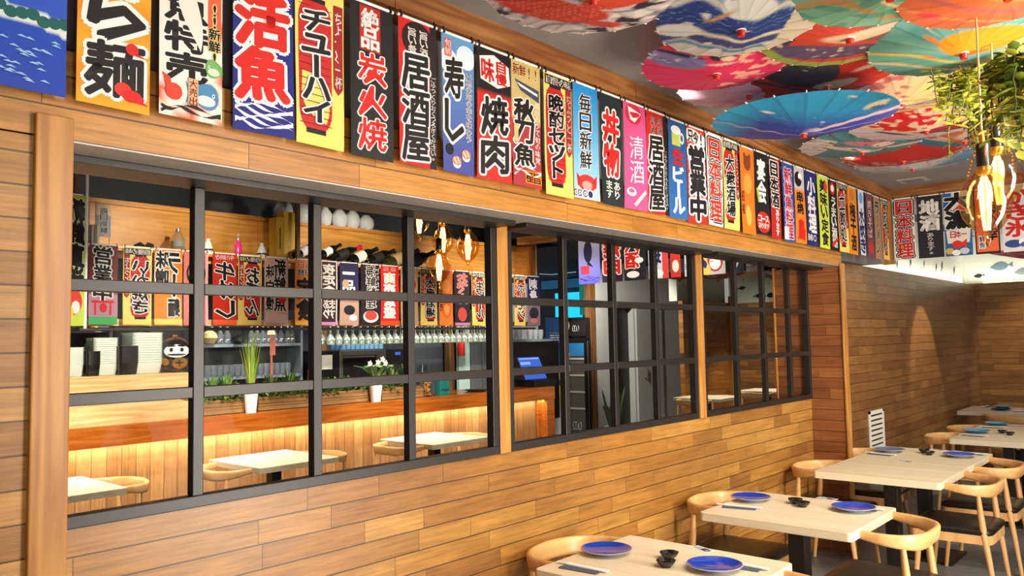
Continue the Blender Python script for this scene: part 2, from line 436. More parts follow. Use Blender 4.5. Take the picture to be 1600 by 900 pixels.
for (u, v, L, c) in ((1561, 416, .24, (112, 136, 150)), (1528, 431, .12, (40, 40, 36)), (1597, 424, .2, (120, 130, 130))):
    P = AY(u, v, 12.718); fishshape(b, P, (.98, 0, .1), (-.1, 0, .98), L, tuple(lin(c)), 1, -1)
struct(b.build('wall_alcove', [M_WHITE, M_PRINT]))
b = MB(); b.box((-.42, 7.9, 2.336), (-.39, 12.6, 2.345)); b.box((-.2, 12.64, 2.357), (6.4, 12.67, 2.366))
tag(b.build('cove_strip', glow('cove_strip_glow', (255, 246, 205), 9.0)), 'bright strip light lying behind the top of the boarded alcove walls', 'strip light')
# header across the room that carries the end banners
b = MB(); b.box((-.1, 7.86, 2.915), (6.5, 7.98, 3.029)); struct(b.build('trim_6', M_CROWNX))
b = MB(); b.box((-.10, 7.855, 2.332), (0.0, 7.93, 3.029)); struct(b.build('trim_7', M_POST))
b = MB(); b.box((5.2, -3, 0), (5.3, 0.2, 3.03)); b.box((5.2, 9.5, 0), (5.3, 12.6, 3.03)); struct(b.build('wall_right', M_GREY))

# wall mirrors: clear panes, with the reflected room built behind them
def window(idx, ya, yb, mull, post):
    b = MB(); w = .036; x0, x1 = RX - .03, RX + .012; zb, zt = 1.182, 2.2305
    b.box((x0, ya, zb), (x1, yb, zb + w)); b.box((x0, ya, zt - .021), (-.13, yb, zt))
    b.box((x0, ya, zb + w), (x1, ya + w, zt - .021)); b.box((x0, yb - w, zb + w), (x1, yb, zt - .021))
    for ym in mull: b.box((x0 + .003, ym - w / 2, zb + w), (x1 - .003, ym + w / 2, zt - .021))
    e = [ya + w] + [c for ym in mull for c in (ym - w / 2, ym + w / 2)] + [yb - w]
    for zc in (1.5457, 1.8781):
        for i in range(0, len(e), 2): b.box((x0 + .004, e[i], zc - w / 2), (x1 - .004, e[i + 1], zc + w / 2))
    o = struct(b.build('window_%d' % idx, M_FRAME, bevel=.0025))
    p = MB()
    for i in range(0, len(e), 2):
        for (za, zb2) in ((zb + w, 1.5457 - w / 2), (1.5457 + w / 2, 1.8781 - w / 2), (1.8781 + w / 2, zt - .021)):
            p.add([(RX - .012, e[i], za), (RX - .012, e[i + 1], za), (RX - .012, e[i + 1], zb2), (RX - .012, e[i], zb2)], [(0, 1, 2, 3)])
    p.build('pane', M_GLASS, o)
window(1, .79, 2.70, (1.2742, 1.7294, 2.1846), 0)
window(2, 2.772, 4.565, (3.2198, 3.6594, 4.099), 0)
window(3, 4.645, 6.43, (5.1415, 5.5926, 6.0437), 0)
b = MB(); b.box((RX - .04, 2.70, 1.182), (RX + .02, 2.772, 2.2305)); b.box((RX - .04, 4.565, 1.182), (RX + .02, 4.645, 2.2305))
struct(b.build('trim_8', M_POST, bevel=.003))

# ------------------------------------------------------------------ bar side shell: mirror image of the room opposite, built behind the panes
b = MB(); b.box((-6.5, -3, 0), (-6.3, 9.0, 3.5)); b.box((-9.5, 14.2, 0), (-5.6, 14.4, 3.03)); struct(b.build('wall_bar_back', M_SLATE))
M_GREYW = mat('pale_grey_wall', (150, 154, 152), .75)
b = MB(); b.box((-5.95, 11.2, 0), (-5.75, 11.83, 3.03)); b.box((-5.95, 12.38, 0), (-5.75, 16.0, 3.03)); b.box((-5.95, 11.83, 2.24), (-5.75, 12.38, 3.03))
b.box((-5.76, 11.7, 2.32), (-5.72, 14.1, 2.50))
struct(b.build('wall_passage', M_GREYW))
b = MB(); b.box((-5.91, 11.83, 0), (-5.87, 12.38, 2.24)); struct(b.build('doorway_dark', M_BLACKP))  # black slab stands in for the dark of the doorway
b = MB(); b.box((-5.75, 12.42, 0), (-5.71, 13.3, 2.26)); d2 = struct(b.build('door_2', mat('grey_door_paint', (150, 156, 152), .5)))
hb = AX(1008, 590, -5.71); ht = AX(1008, 572, -5.71)
b = MB(); b.tube([hb, hb + (.04, 0, .01), ht + (.04, 0, -.01), ht], .012); b.build('door_handle', M_STEEL, d2, True)
M_WALLV = planks('oak_plank_passage_wall', 1, .0835, .5, 0, [(128, 80, 30), (150, 96, 38), (168, 112, 48)])
b = MB(); b.box((-4.58, 11.95, 0), (-4.5, 13.7, 2.3)); struct(b.build('wall_passage_boards', M_WALLV))
b = MB(); b.box((-4.5, 13.62, 0), (-4.46, 13.72, 2.42)); struct(b.build('trim_9', M_POST))
M_WALLVX = planks('oak_plank_passage_end', 0, .0835, .5, 0, [(118, 72, 26), (146, 92, 36), (166, 110, 46)])
b = MB(); b.box((-5.5, 15.4, 0), (-2.5, 15.5, 2.36)); struct(b.build('wall_passage_end', M_WALLVX))
b = MB(); b.box((-5.5, 15.7, 2.36), (-2.0, 15.8, 3.03)); b.box((-4.75, 11.95, 2.3), (-4.6, 13.7, 3.03)); b.k = 1
for (u, v, L) in ((1205, 461, .13), (1185, 462, .1), (1120, 452, .14), (1160, 450, .1)):
    P = AY(u, v, 15.698); fishshape(b, P, (.98, 0, .1), (-.1, 0, .98), L * 1.6, tuple(lin((30, 32, 30))), 1)
struct(b.build('wall_passage_upper', [mat('pale_green_plaster', (196, 206, 190), .8), M_PRINT]))
b = MB(); b.box((-4.6, 7.86, 2.93), (-.56, 7.98, 3.029)); struct(b.build('trim_10', M_CROWNX))  # reflected run of the end header, built solid
# ------------------------------------------------------------------ tables, chairs, tableware
def make_table(label, x0, y0, w, d, group, loc_z=0., pedx=None):
    t = thing('dining_table', label, 'table', (x0 + w / 2, y0 + d / 2, 0), 0, group)
    b = MB(); P = rrect(-w / 2, -d / 2, w / 2, d / 2, .022)
    b.loft([[(x, y, z) for x, y in P] for z in (.705, .75)])
    b.build('table_top', M_TOP, t, bevel=.003)
    px = 0 if pedx is None else pedx
    b = MB(); b.box((px - .045, -.045, .02), (px + .045, .045, .69)); b.box((px - .17, -.17, .69), (px + .17, .17, .704)); b.build('pedestal', M_BLACK, t, bevel=.004)
    b = MB(); b.box((px - .22, -.22, 0), (px + .22, .22, .018)); b.build('base_plate', M_BLACK, t, bevel=.004)
    return t
def ring_mesh():
    """back rail and arms in one bent piece: open towards the table (-x), tall behind the back"""
    b = MB(); R = []; N = 40
    for i in range(N + 1):
        s = i / N; a = -PI / 2 + PI * s
        ax = abs(math.sin(a))
        if True:
            px = .238 * math.cos(a) ** .8 if math.cos(a) > 1e-6 else 0.
            py = .262 * math.copysign(abs(math.sin(a)) ** .72, math.sin(a))
        p = np.array([px, py])
        R.append(p)
    P = np.array([R[0] + [-.03, 0]] + R + [R[-1] + [-.03, 0]])
    # even spacing
    L = np.r_[0, np.cumsum(np.linalg.norm(np.diff(P, axis=0), axis=1))]; S_ = np.linspace(0, L[-1], 57)
    P = np.c_[np.interp(S_, L, P[:, 0]), np.interp(S_, L, P[:, 1])]
    rings = []
    for i in range(len(P)):
        t = P[min(i + 1, len(P) - 1)] - P[max(i - 1, 0)]; t /= np.linalg.norm(t); nrm = np.array([t[1], -t[0]])
        s = abs(i / (len(P) - 1) * 2 - 1); back = (1 - s) ** .9
        hh = .020 + .021 * min(1, back * 1.5); th = .0135 + .004 * back
        zc = .742 - hh - .006 * math.sin(PI * s) ; lean = .010 * back
        prof = []
        for j in range(14):
            a = 2 * PI * j / 14; cx = math.copysign(abs(math.cos(a)) ** .6, math.cos(a)); cz = math.copysign(abs(math.sin(a)) ** .75, math.sin(a))
            q = P[i] + nrm * (cx * th + lean * cz)
            prof.append((q[0], q[1], zc + cz * hh))
        rings.append(prof)
    return b.loft(rings)
def make_chair():
    t = thing('elbow_chair', 'x', 'chair')
    ring_mesh().build('back_rail', M_RING, t, True, angle=60)
    # seat: padded leather, wider in front, rounded
    def seat_outline(k, n=9):
        P = []
        for (cx, cy, r, a0, a1) in ((.16, .165, .06, 0, 90), (-.20, .20, .04, 90, 180), (-.20, -.20, .04, 180, 270), (.16, -.165, .06, 270, 360)):
            for i in range(n): a = math.radians(a0 + (a1 - a0) * i / (n - 1)); P.append((cx + (r + k) * math.cos(a), cy + (r + k) * math.sin(a)))
        return P
    b = MB(); rg = []
    for (k, z) in ((-.012, .425), (.004, .428), (.012, .442), (.006, .458), (-.012, .468)):
        rg.append([(x, y, z) for x, y in seat_outline(k)])
    for (q, z) in ((.8, .4735), (.55, .4765), (.25, .478), (.02, .4785)):
        rg.append([(x * q, y * q, z) for x, y in seat_outline(-.012)])
    b.loft(rg).build('seat', M_LEATHER, t, True, angle=80)
    b = MB(); o_, i_ = seat_outline(.004), seat_outline(-.03)
    for s in ((.372, .427),):
        n = len(o_); V = [(x, y, s[0]) for x, y in o_] + [(x, y, s[1]) for x, y in o_] + [(x, y, s[0]) for x, y in i_] + [(x, y, s[1]) for x, y in i_]
        Fc = []
        for j in range(n):
            k = (j + 1) % n
            Fc += [(j, k, n + k, n + j), (2 * n + k, 2 * n + j, 3 * n + j, 3 * n + k), (n + j, n + k, 3 * n + k, 3 * n + j), (k, j, 2 * n + j, 2 * n + k)]
        b.add(V, Fc)
    b.build('seat_frame', M_CHAIR, t, True, angle=40)
    for sy in (-1, 1):
        b = MB(); b.tube([(.235, .215 * sy, 0), (.205, .214 * sy, .25), (.180, .213 * sy, .43), (.168, .214 * sy, .56), (.160, .2145 * sy, .69)], [.0125, .017, .0215, .0185, .0115], 12); b.build('leg', M_CHAIR, t, True)
        b = MB(); b.tube([(-.235, .225 * sy, 0), (-.205, .222 * sy, .25), (-.190, .220 * sy, .425)], [.0125, .0175, .021], 12); b.build('leg', M_CHAIR, t, True)
    return t
CH0 = make_chair(); _first = [True]
def chair(x, y, rz, label, group='elbow chairs in the dining room'):
    if _first[0]:
        _first[0] = False; CH0.location = (x, y, 0); CH0.rotation_euler = (0, 0, rz); CH0['label'] = label; CH0['group'] = group; return CH0
    return dup(CH0, (x, y, 0), rz, label, group)

# plates
def make_plate():
    b = MB(); R = .112
    b.lathe([(0, .0), (.055, .0), (.058, .006), (.060, .008), (.095, .016), (R, .0225), (R + .0015, .0245), (R, .0262), (R - .004, .0262)], 40, mi=1, cap=False)
    b.lathe([(R - .004, .0262), (.09, .0185), (.07, .0125), (.0, .0115)], 40, mi=0, cap=False)
    return b
PM = {}
def plate(p, label, kind='blue', z=.75, sc=1.):
    if not PM:
        PM['blue'] = [mat('cobalt_glaze', (34, 66, 182), .12, coat=.5, bscale=14), mat('grey_glaze_rim', (150, 158, 176), .2)]
        PM['light'] = [mat('turquoise_glaze', (70, 162, 206), .12, coat=.5, bscale=14), mat('dark_turquoise_rim', (66, 128, 168), .2)]
        PM['grey'] = [mat('slate_blue_glaze', (92, 116, 158), .15, coat=.4, bscale=14), mat('grey_glaze_rim', (150, 158, 176), .2)]
        PM['navy'] = [mat('navy_glaze', (26, 38, 96), .15, coat=.4, bscale=14), mat('navy_rim', (40, 52, 104), .2)]
    o = make_plate().build('plate', PM[kind], None, True, loc=(p[0], p[1], z), angle=50); o.scale = (sc, sc, sc)
    return tag(o, label, 'plate', 'plates on the tables')
M_BOWL = mat('black_glazed_bowl', (14, 14, 15), .18, coat=.3)
def bowl(p, label, z=.75):
    b = MB(); b.lathe([(0, 0), (.021, 0), (.022, .006), (.034, .016), (.042, .027), (.043, .029), (.040, .029), (.030, .016), (.018, .009), (0, .008)], 8)
    return tag(b.build('sauce_bowl', M_BOWL, None, loc=(p[0], p[1], z), bevel=.0015), label, 'bowl', 'small black sauce bowls')
M_NAP = mat('grey_paper_napkin', (78, 84, 100), .8)
M_PAPERW = mat('white_paper_wrap', (232, 230, 226), .7)
def chopsticks(p0, p1, label, where, z=.75):
    """a grey folded napkin with a pair of chopsticks in a white paper sleeve lying along it"""
    p0, p1 = np.array(p0[:2]), np.array(p1[:2]); c = (p0 + p1) / 2; ang = math.atan2(*(p1 - p0)[::-1]); L = min(.245, max(.2, np.linalg.norm(p1 - p0)))
    n = MB(); n.loft([[(x, y, zz) for x, y in rrect(-.085, -.055, .095, .022, .003, 2)] for zz in (0, .004)])
    o = n.build('napkin', M_NAP, None, loc=(c[0], c[1], z)); o.rotation_euler = (0, 0, ang + .06); tag(o, 'dark grey folded paper napkin ' + where, 'napkin', 'folded napkins on the tables')
    t = thing('chopsticks', label, 'chopsticks', (c[0], c[1], z + .0042), ang, 'chopsticks in white paper sleeves')
    b = MB(); b.loft([[(-L / 2 + .045, y, zz) for y, zz in ((-.013, 0), (.013, 0), (.013, .006), (-.013, .006))], [(L / 2, y, zz) for y, zz in ((-.014, 0), (.014, 0), (.014, .005), (-.014, .005))]])
    b.build('paper_sleeve', M_PAPERW, t, bevel=.001)
    for s in (-1, 1):
        b = MB(); b.tube([(-L / 2, .0045 * s, .004), (-L / 2 + .06, .005 * s, .004)], [.0034, .0038], 8); b.build('stick', mat('white_chopstick', (236, 230, 220), .4), t, True)
def card(p, label, ang, z=.75):
    b = MB(); b.k = 0
    def r(x0, y0, x1, y1, c, h): b.add([(x0, y0, h), (x1, y0, h), (x1, y1, h), (x0, y1, h)], [(0, 1, 2, 3)], 0, tuple(lin(c)))
    b.cc = tuple(lin((225, 226, 226))); b.box((-.055, -.026, 0), (.055, .026, .0012))
    r(-.048, -.016, -.004, .016, (150, 172, 178), .0015); r(.0, -.018, .026, .018, (22, 22, 24), .0015); r(.028, -.02, .05, .012, (40, 40, 42), .0016); r(.012, -.006, .022, .006, (190, 40, 30), .0018); r(.034, -.012, .044, -.002, (220, 220, 220), .0019)
    o = b.build('table_card', M_PRINT, None, loc=(p[0], p[1], z)); o.rotation_euler = (0, 0, ang)
    return tag(o, label, 'card', 'small printed cards on the tables')

TW = .80
make_table('pale wooden table nearest the camera, cut off by the frame, under the left window', .0365, 2.58, TW, .722, 'pale tables along the boarded wall')
make_table('pale wooden table with two blue plates, second along the wall, black square leg', .0533, 3.951, TW, .7187, 'pale tables along the boarded wall')
make_table('bare near half of the double pale table in front of the wall stub', .0531, 5.572, TW, .778, 'pale tables along the boarded wall')
make_table('far half of the double pale table, with the grey blue plate on it', .0531, 6.354, TW, .785, 'pale tables along the boarded wall')
make_table('near half of the far double table, with a turquoise plate at its left end', .36, 7.92, TW, .79, 'pale tables along the boarded wall')
make_table('far half of the far double table, in front of the corner table', .36, 8.714, TW, .79, 'pale tables along the boarded wall')
make_table('last pale table in the boarded corner, with stacked plates on it', -.19, 10.72, 1.1, .85, 'pale tables along the boarded wall')
# chairs: left ones face +x, right ones face -x
chair(.0365 - .022, 3.0, PI, 'elbow chair at the wall end of the table nearest the camera')
chair(.8365 + .016, 2.95, 0, 'elbow chair at the aisle end of the nearest table, only an arm tip showing')
chair(.0533 - .020, 4.43, PI, 'elbow chair against the boards at the second table with two blue plates')
chair(.8533 + .016, 4.34, 0, 'elbow chair at the aisle end of the second table, its black seat cut off below')
chair(.0531 - .020, 5.98, PI, 'elbow chair on the wall side of the bare half of the double table')
chair(.0531 - .020, 6.80, PI, 'elbow chair by the white grille, wall side of the double table')
chair(.8531 + .016, 5.93, 0, 'elbow chair on the aisle side of the bare half, whole black seat in view')
chair(.8531 + .016, 6.74, 0, 'elbow chair on the aisle side of the far half of the double table')
chair(.36 - .020, 8.32, PI, 'elbow chair on the wall side of the far double table, nearer of two')
chair(.36 - .020, 9.12, PI, 'elbow chair on the wall side of the far double table, farther of two')
chair(.40, 10.68, -PI / 2, 'elbow chair tucked in front of the last table in the corner, its back towards us')
chair(1.2, 8.30, 0, 'elbow chair at the right edge of the photo, only its wooden frame showing')

def Z(u, v): return AZ(u, v, .75)
plate(Z(948, 865), 'cobalt blue plate on the nearest table, wall side, whole rim in view')
plate(Z(1117, 890), 'cobalt blue plate on the nearest table, aisle side, cut by the frame')
plate(Z(1173.5, 782), 'cobalt blue plate on the second table, wall side')
plate(Z(1334, 798), 'cobalt blue plate on the second table, aisle side, with white glints')
plate(Z(1390, 706), 'dull grey blue plate on the double table, wall side', 'grey')
plate(Z(1499, 714), 'cobalt blue plate on the double table, aisle side')
plate(Z(1526, 676), 'turquoise plate on the far double table, nearer of two', 'light')
plate(Z(1557, 664), 'turquoise plate on the far double table, farther of two', 'light')
pz = Z(1564, 641)
plate(pz, 'navy blue plate at the bottom of the stack on the corner table', 'navy', .75, .95)
plate(pz + (.02, .02, 0), 'turquoise plate lying on the navy plate on the corner table', 'light', .7765)
for (a, b_, tb) in (((1046, 873), (1041, 886), 'the nearest table'), ((1243, 787), (1252, 791), 'the second table'), ((1444, 708), (1452, 711), 'the double table'), ((1566, 677), (1578, 680), 'the far double table')):
    q0, q1 = Z(*a), Z(*b_)
    if np.linalg.norm(q1[:2] - q0[:2]) < .088: q1[:2] = q0[:2] + (q1[:2] - q0[:2]) / np.linalg.norm(q1[:2] - q0[:2]) * .088
    bowl(q0, 'small black sauce bowl on %s, farther of the pair' % tb)
    bowl(q1, 'small black sauce bowl on %s, nearer of the pair' % tb)
for (a, b_, w) in (((866, 879), (957, 897), 'beside the wall side plate of the nearest table'), ((1108, 875), (1208, 893), 'behind the aisle side plate of the nearest table'),
                   ((1117, 789), (1194, 796), 'in front of the wall side plate of the second table'), ((1304, 789), (1386, 799), 'behind the aisle side plate of the second table'),
                   ((1346, 707), (1406, 713), 'in front of the grey blue plate on the double table'), ((1484, 706), (1550, 712), 'behind the aisle side plate of the double table'),
                   ((1497, 679), (1546, 683), 'in front of the nearer turquoise plate'), ((1528, 667), (1574, 669), 'in front of the farther turquoise plate'),
                   ((1531, 637), (1546, 634), 'beside the plate stack on the corner table'), ((1585, 643), (1604, 643), 'at the aisle end of the corner table')):
    p, q = Z(*a), Z(*b_)
    chopsticks(p, q, 'chopsticks in a white sleeve ' + w, w)
card(Z(1097, 858), 'small grey black and red card on the nearest table', -.35)
card(Z(1292, 779), 'small card at the far edge of the second table', -.1)
card(Z(1414, 721), 'small card in the middle of the double table', -.1)
card(Z(1466, 703), 'small card at the far edge of the double table', -.1)
# white ventilation grille on the far boards
g = thing('ventilation_grille', 'white slatted ventilation grille on the boards behind the double table', 'grille', (RX, 7.99, .7))
b = MB(); y0, y1, za, zb = -.20, .22, -.45, .27
b.box((0, y0, za), (.012, y0 + .03, zb)); b.box((0, y1 - .03, za), (.012, y1, zb)); b.box((0, y0, zb - .025), (.012, y1, zb)); b.box((0, y0, za), (.012, y1, za + .025)); b.build('frame', M_WHITEP, g)
b = MB(); zz = za + .025
while zz < zb - .03:
    b.box((.002, y0 + .03, zz + .016), (.011, y1 - .03, zz + .044)); zz += .046
b.build('slats', M_WHITEP, g)
b = MB(); b.box((.0005, y0 + .01, za + .01), (.0015, y1 - .01, zb - .01)); b.build('backing', M_BLACKP, g)
# ------------------------------------------------------------------ printed banners
_tc = bpy.data.curves.new('glyph', 'FONT'); _to = bpy.data.objects.new('glyph', _tc); COL.objects.link(_to)
_tc.resolution_u = 1; _tc.fill_mode = 'FRONT'
GL = {}
def glyph(ch, off):
    k = (ch, round(off, 3))
    if k in GL: return GL[k]
    _tc.body = ch; _tc.offset = off
    bpy.context.view_layer.update()
    me = bpy.data.meshes.new_from_object(_to.evaluated_get(bpy.context.evaluated_depsgraph_get()))
    V = np.array([v.co[:2] for v in me.vertices]).reshape(-1, 2); Fc = [tuple(p.vertices) for p in me.polygons]
    bpy.data.meshes.remove(me)
    GL[k] = (V, Fc); return GL[k]
RD, DR, OR, YL, BK, WH, NV, BL, LB, PK, GR = (206, 30, 26), (120, 24, 26), (238, 132, 24), (236, 206, 104), (20, 18, 20), (238, 236, 230), (24, 30, 92), (34, 92, 160), (96, 178, 222), (216, 84, 124), (90, 150, 70)
CRM = (236, 214, 192); LIME = (196, 216, 74)
def R(u0, v0, u1, v1, c): return ('R', u0, v0, u1, v1, c)
def E(cu, cv, ru, rv, c): return ('E', cu, cv, ru, rv, c)
def Q(pts, c): return ('Q', pts, c)
def T(s, u0, v0, u1, v1, c=BK, oc=None, ow=.07, b=.03, sh=0.): return ('T', s, u0, v0, u1, v1, c, oc, ow, b, sh)
def H(s, u0, v0, u1, v1, c=BK, oc=None, ow=.07, b=.025): return ('H', s, u0, v0, u1, v1, c, oc, ow, b, 0.)
def lantern(main, title='自慢の味', rib='ちょっと一杯', c=(186, 34, 34), mc=BK, mo=WH):
    rr = []
    for (cx, cy, a) in ((.52, .24, 270), (.52, .78, 0), (.28, .78, 90), (.28, .24, 180)):
        for i in range(6):
            t = math.radians(a + 18 * i); rr.append((cx + .22 * math.cos(t), cy + .13 * math.sin(t)))
    el = [Q(rr, c)]
    for i in range(17):
        v = .15 + .72 * i / 16; el.append(R(.07, v, .73, v + .005, (112, 16, 20)))
    el += [R(.2, .095, .60, .122, BK), R(.2, .90, .60, .93, BK), Q([(.78, .1), (.97, .1), (.97, .62), (.875, .66), (.78, .62)], (150, 26, 30)), T(rib, .80, .14, .95, .62, WH, None, 0, .02)]
    if title: el += [R(.04, .02, .98, .10, (44, 30, 30)), H(title, .06, .025, .96, .095, WH, None, 0, .02)]
    el.append(T(main, .12, .17, .70, .86, mc, mo, .07, .05, .12))
    return YL, el
def waves(v0, c1=WH, c2=BL, n=4):
    el = []
    for r in range(3):
        for i in range(n + 1):
            cu = (i + (r % 2) * .5) / n; cv = v0 + r * .05
            for k, q in enumerate((1., .72, .45, .2)): el.append(E(min(max(cu, .06), .94) , min(cv + .03, .955), .13 * q, .05 * q * .85, (c1, c2)[k % 2]))
    return el
def seacurl(v0, c=WH, n=7):
    el = []
    for i in range(n):
        v = v0 + (.97 - v0) * i / n; ph = i * 1.7; pts = []
        for j in range(13): u = .03 + .94 * j / 12; pts.append((u, v + .018 * math.sin(u * 9 + ph)))
        for j in range(12, -1, -1): u = .03 + .94 * j / 12; pts.append((u, v + .018 * math.sin(u * 9 + ph) + .010 * (1 + math.sin(u * 14 + ph))))
        el.append(Q(pts, c))
    return el
def fish(cu, cv, L, Hh, c, belly=None, flip=1):
    pts = [(cu + flip * L * math.cos(t), cv + Hh * math.sin(t) * (1.0 + .25 * math.cos(t))) for t in np.linspace(0, 2 * PI, 18)[:-1]]
    el = [Q([(cu - flip * L * .85, cv), (cu - flip * L * 1.45, cv - Hh * .9), (cu - flip * L * 1.25, cv), (cu - flip * L * 1.45, cv + Hh * .9)], c), Q(pts, c)]
    if belly: el.append(E(cu + flip * L * .05, cv + Hh * .35, L * .7, Hh * .42, belly))
    el.append(E(cu + flip * L * .6, cv - Hh * .15, L * .1, Hh * .18, WH)); el.append(E(cu + flip * L * .6, cv - Hh * .15, L * .05, Hh * .09, BK))
    return el
def sushi(cu, cv, c=(232, 120, 80)):
    return [E(cu, cv + .012, .13, .034, WH), E(cu, cv - .008, .145, .034, c), Q([(cu - .1, cv - .02), (cu - .08, cv - .03), (cu + .02, cv + .014), (cu, cv + .018)], WH), Q([(cu, cv - .035), (cu + .02, cv - .037), (cu + .1, cv + .004), (cu + .08, cv + .008)], WH)]
def flower(cu, cv, r, c, cc=WH):
    return [E(cu + r * .8 * math.cos(a), cv + r * .3 * math.sin(a), r * .62, r * .235, c) for a in np.arange(5) * 2 * PI / 5 + .3] + [E(cu, cv, r * .3, r * .11, cc)]
def cloth(w, h, bg, els, mirror=False, amp=.004, fine=(6, 22), ph=None):
    """banner mesh: hangs in the local y-z plane, print on +x, top edge at z = 0"""
    b = MB(); ph = random.random() * 6 if ph is None else ph; tw = random.uniform(-.012, .012); A = amp * random.uniform(.5, 1.2)
    def P(u, v, k):
        x = A * math.sin(2 * PI * v * .75 + ph) * v + tw * (u - .5) * v + .0004 * k
        return (x, (.5 - u if mirror else u - .5) * w, -v * h)
    def PV(u, v, k):
        return np.c_[A * np.sin(2 * PI * v * .75 + ph) * v + tw * (u - .5) * v + .0004 * k, ((.5 - u) if mirror else (u - .5)) * w, -v * h]
    fl = (lambda f: tuple(reversed(f))) if mirror else (lambda f: tuple(f))
    nu, nv = fine
    cl = (lambda c: tuple(lin(c)))
    def grid(u0, v0, u1, v1, k, c, nu, nv):
        V = [P(u0 + (u1 - u0) * i / nu, v0 + (v1 - v0) * j / nv, k) for j in range(nv + 1) for i in range(nu + 1)]
        Fc = [fl((j * (nu + 1) + i, (j + 1) * (nu + 1) + i, (j + 1) * (nu + 1) + i + 1, j * (nu + 1) + i + 1)) for j in range(nv) for i in range(nu)]
        b.add(V, Fc, 0, cl(c) if not callable(c) else [cl(c((i / nu), (j / nv))) for j in range(nv + 1) for i in range(nu + 1)])
    grid(0, 0, 1, 1, 0, bg, nu, nv)
    def put(poly, k, c):
        out = []
        for i, (a, c_) in enumerate(poly):
            a2, c2 = poly[(i + 1) % len(poly)]; n_ = max(1, int(abs(c2 - c_) / .05)); out += [(a + (a2 - a) * j / n_, c_ + (c2 - c_) * j / n_) for j in range(n_)]
        poly = out
        b.add([P(u, v, k) for u, v in poly], [fl(range(len(poly)))], 0, cl(c))
    def char(ch, u0, v0, u1, v1, k, c, oc, ow, bold, sh):
        bold, ow = bold * .62, ow * .72
        if ch in ' 　': return
        Vb, _f = glyph(ch, 0)
        if not len(Vb): return
        rot = ch in 'ー～〜' and vert
        lo, hi = Vb.min(0), Vb.max(0); ctr = (lo + hi) / 2; ext = np.maximum(hi - lo, 1e-3)
        if rot: ext = ext[::-1]
        cw, chh = (u1 - u0) * w, (v1 - v0) * h
        ext = np.maximum(ext, np.array([.62, .62]))
        sx, sy = cw / ext[0] * .96, chh / ext[1] * .94
        sx, sy = min(sx, sy * 1.5), min(sy, sx * 1.5)
        V, Fc = glyph(ch, 0); V = V - ctr
        if rot: V = np.c_[V[:, 1], -V[:, 0]]
        if sh: V = np.c_[V[:, 0] + 0, V[:, 1] + sh * V[:, 0]]
        for (of, cc, kk) in (((bold + ow, oc, k), (bold, c, k + 1)) if oc is not None else ((bold, c, k + 1),)):
            n = 12 if of > .06 else 8 if of > .025 else 5
            sh_ = [(0, 0)] if of < .012 else [(0, 0)] + [(of * math.cos(2 * PI * j / n + .3), of * math.sin(2 * PI * j / n + .3)) for j in range(n)]
            for dx, dy in sh_:
                U = (u0 + u1) / 2 + (V[:, 0] + dx) * sx / w; VV = (v0 + v1) / 2 - (V[:, 1] + dy) * sy / h
                b.add(PV(np.clip(U, 0., 1.), np.clip(VV, 0., 1.), kk), [fl(f) for f in Fc], 0, cl(cc))
    k = 1
    for e in els:
        if e[0] == 'R':
            _, u0, v0, u1, v1, c = e; grid(u0, v0, u1, v1, k, c, 1 if u1 - u0 < .5 else 2, max(1, int((v1 - v0) / .06)))
        elif e[0] == 'E':
            _, cu, cv, ru, rv, c = e; put([(min(max(cu + ru * math.cos(t), 0), 1), min(max(cv - rv * math.sin(t), 0), 1)) for t in np.linspace(0, 2 * PI, 17)[:-1]], k, c)
        elif e[0] == 'Q':
            put([(min(max(u, 0), 1), min(max(v, 0), 1)) for u, v in e[1]], k, e[2])
        else:
            typ, s, u0, v0, u1, v1, c, oc, ow, bo, sh = e; vert = typ == 'T'; n = len(s)
            for i, ch in enumerate(s):
                if vert: char(ch, u0, v0 + (v1 - v0) * i / n, u1, v0 + (v1 - v0) * (i + 1) / n, k, c, oc, ow, bo, sh)
                else: char(ch, u0 + (u1 - u0) * i / n, v0, u0 + (u1 - u0) * (i + 1) / n, v1, k, c, oc, ow, bo, sh)
            k += 1
        k += .3 if e[0] in 'RE' else .3
    return b
M_CORD = mat('white_cord', (226, 224, 218), .6)
def banner(name, label, p, w, h, spec, rz=0., mirror=False, group=None, matl=None, fine=(6, 22), amp=.004, rod=True):
    bg, els = spec
    t = thing(name, label, 'banner', p, rz, group)
    cloth(w, h, bg, els, mirror, amp, fine).build('printed_cloth', matl or M_PRINT, t, True, angle=180)
    if rod:
        b = MB(); b.tube([(-.001, -w / 2 - .004, .0), (-.001, w / 2 + .004, .0)], .0058, 8)
        b.k = 1
        for s in (-1, 1): b.tube([(0, s * (w / 2 - .012), .002), (0, s * (w / 2 - .012), .02)], .0035, 6); b.box((-.004, s * (w / 2 - .012) - .005, -.006), (.0062, s * (w / 2 - .012) + .005, .006))
        b.build('hanging_rod', [M_WHITEP, M_BLACKP], t, True)
    return t
def sky_sea(u, v):
    if v < .60: return (44, 84, 190)
    e = .735 - .05 * math.sin(u * 3)
    if v < e - .06 + .02 * u: return (214, 222, 220) if v > .60 + .04 * u else (44, 84, 190)
    if v < e: return (214, 222, 220)
    return tuple(np.array((26, 70, 178)) * (1 - min(1, (v - e) * 1.2)) + np.array((36, 50, 140)) * min(1, max(0, (v - e) * 1.2)))
sea = [E(.1 + .11 * i, .645 - .010 * (i % 3) + .004 * i, .07, .028, (24, 92, 86)) for i in range(9)] + [Q([(u, v), (u + .05, v - .008), (u + .11, v + .004), (u + .05, v + .002)], (150, 190, 226)) for u, v in [(random.uniform(.05, .85), random.uniform(.745, .96)) for _ in range(46)]]
def suf(c, top): return lambda u, v: c if v > .32 else top
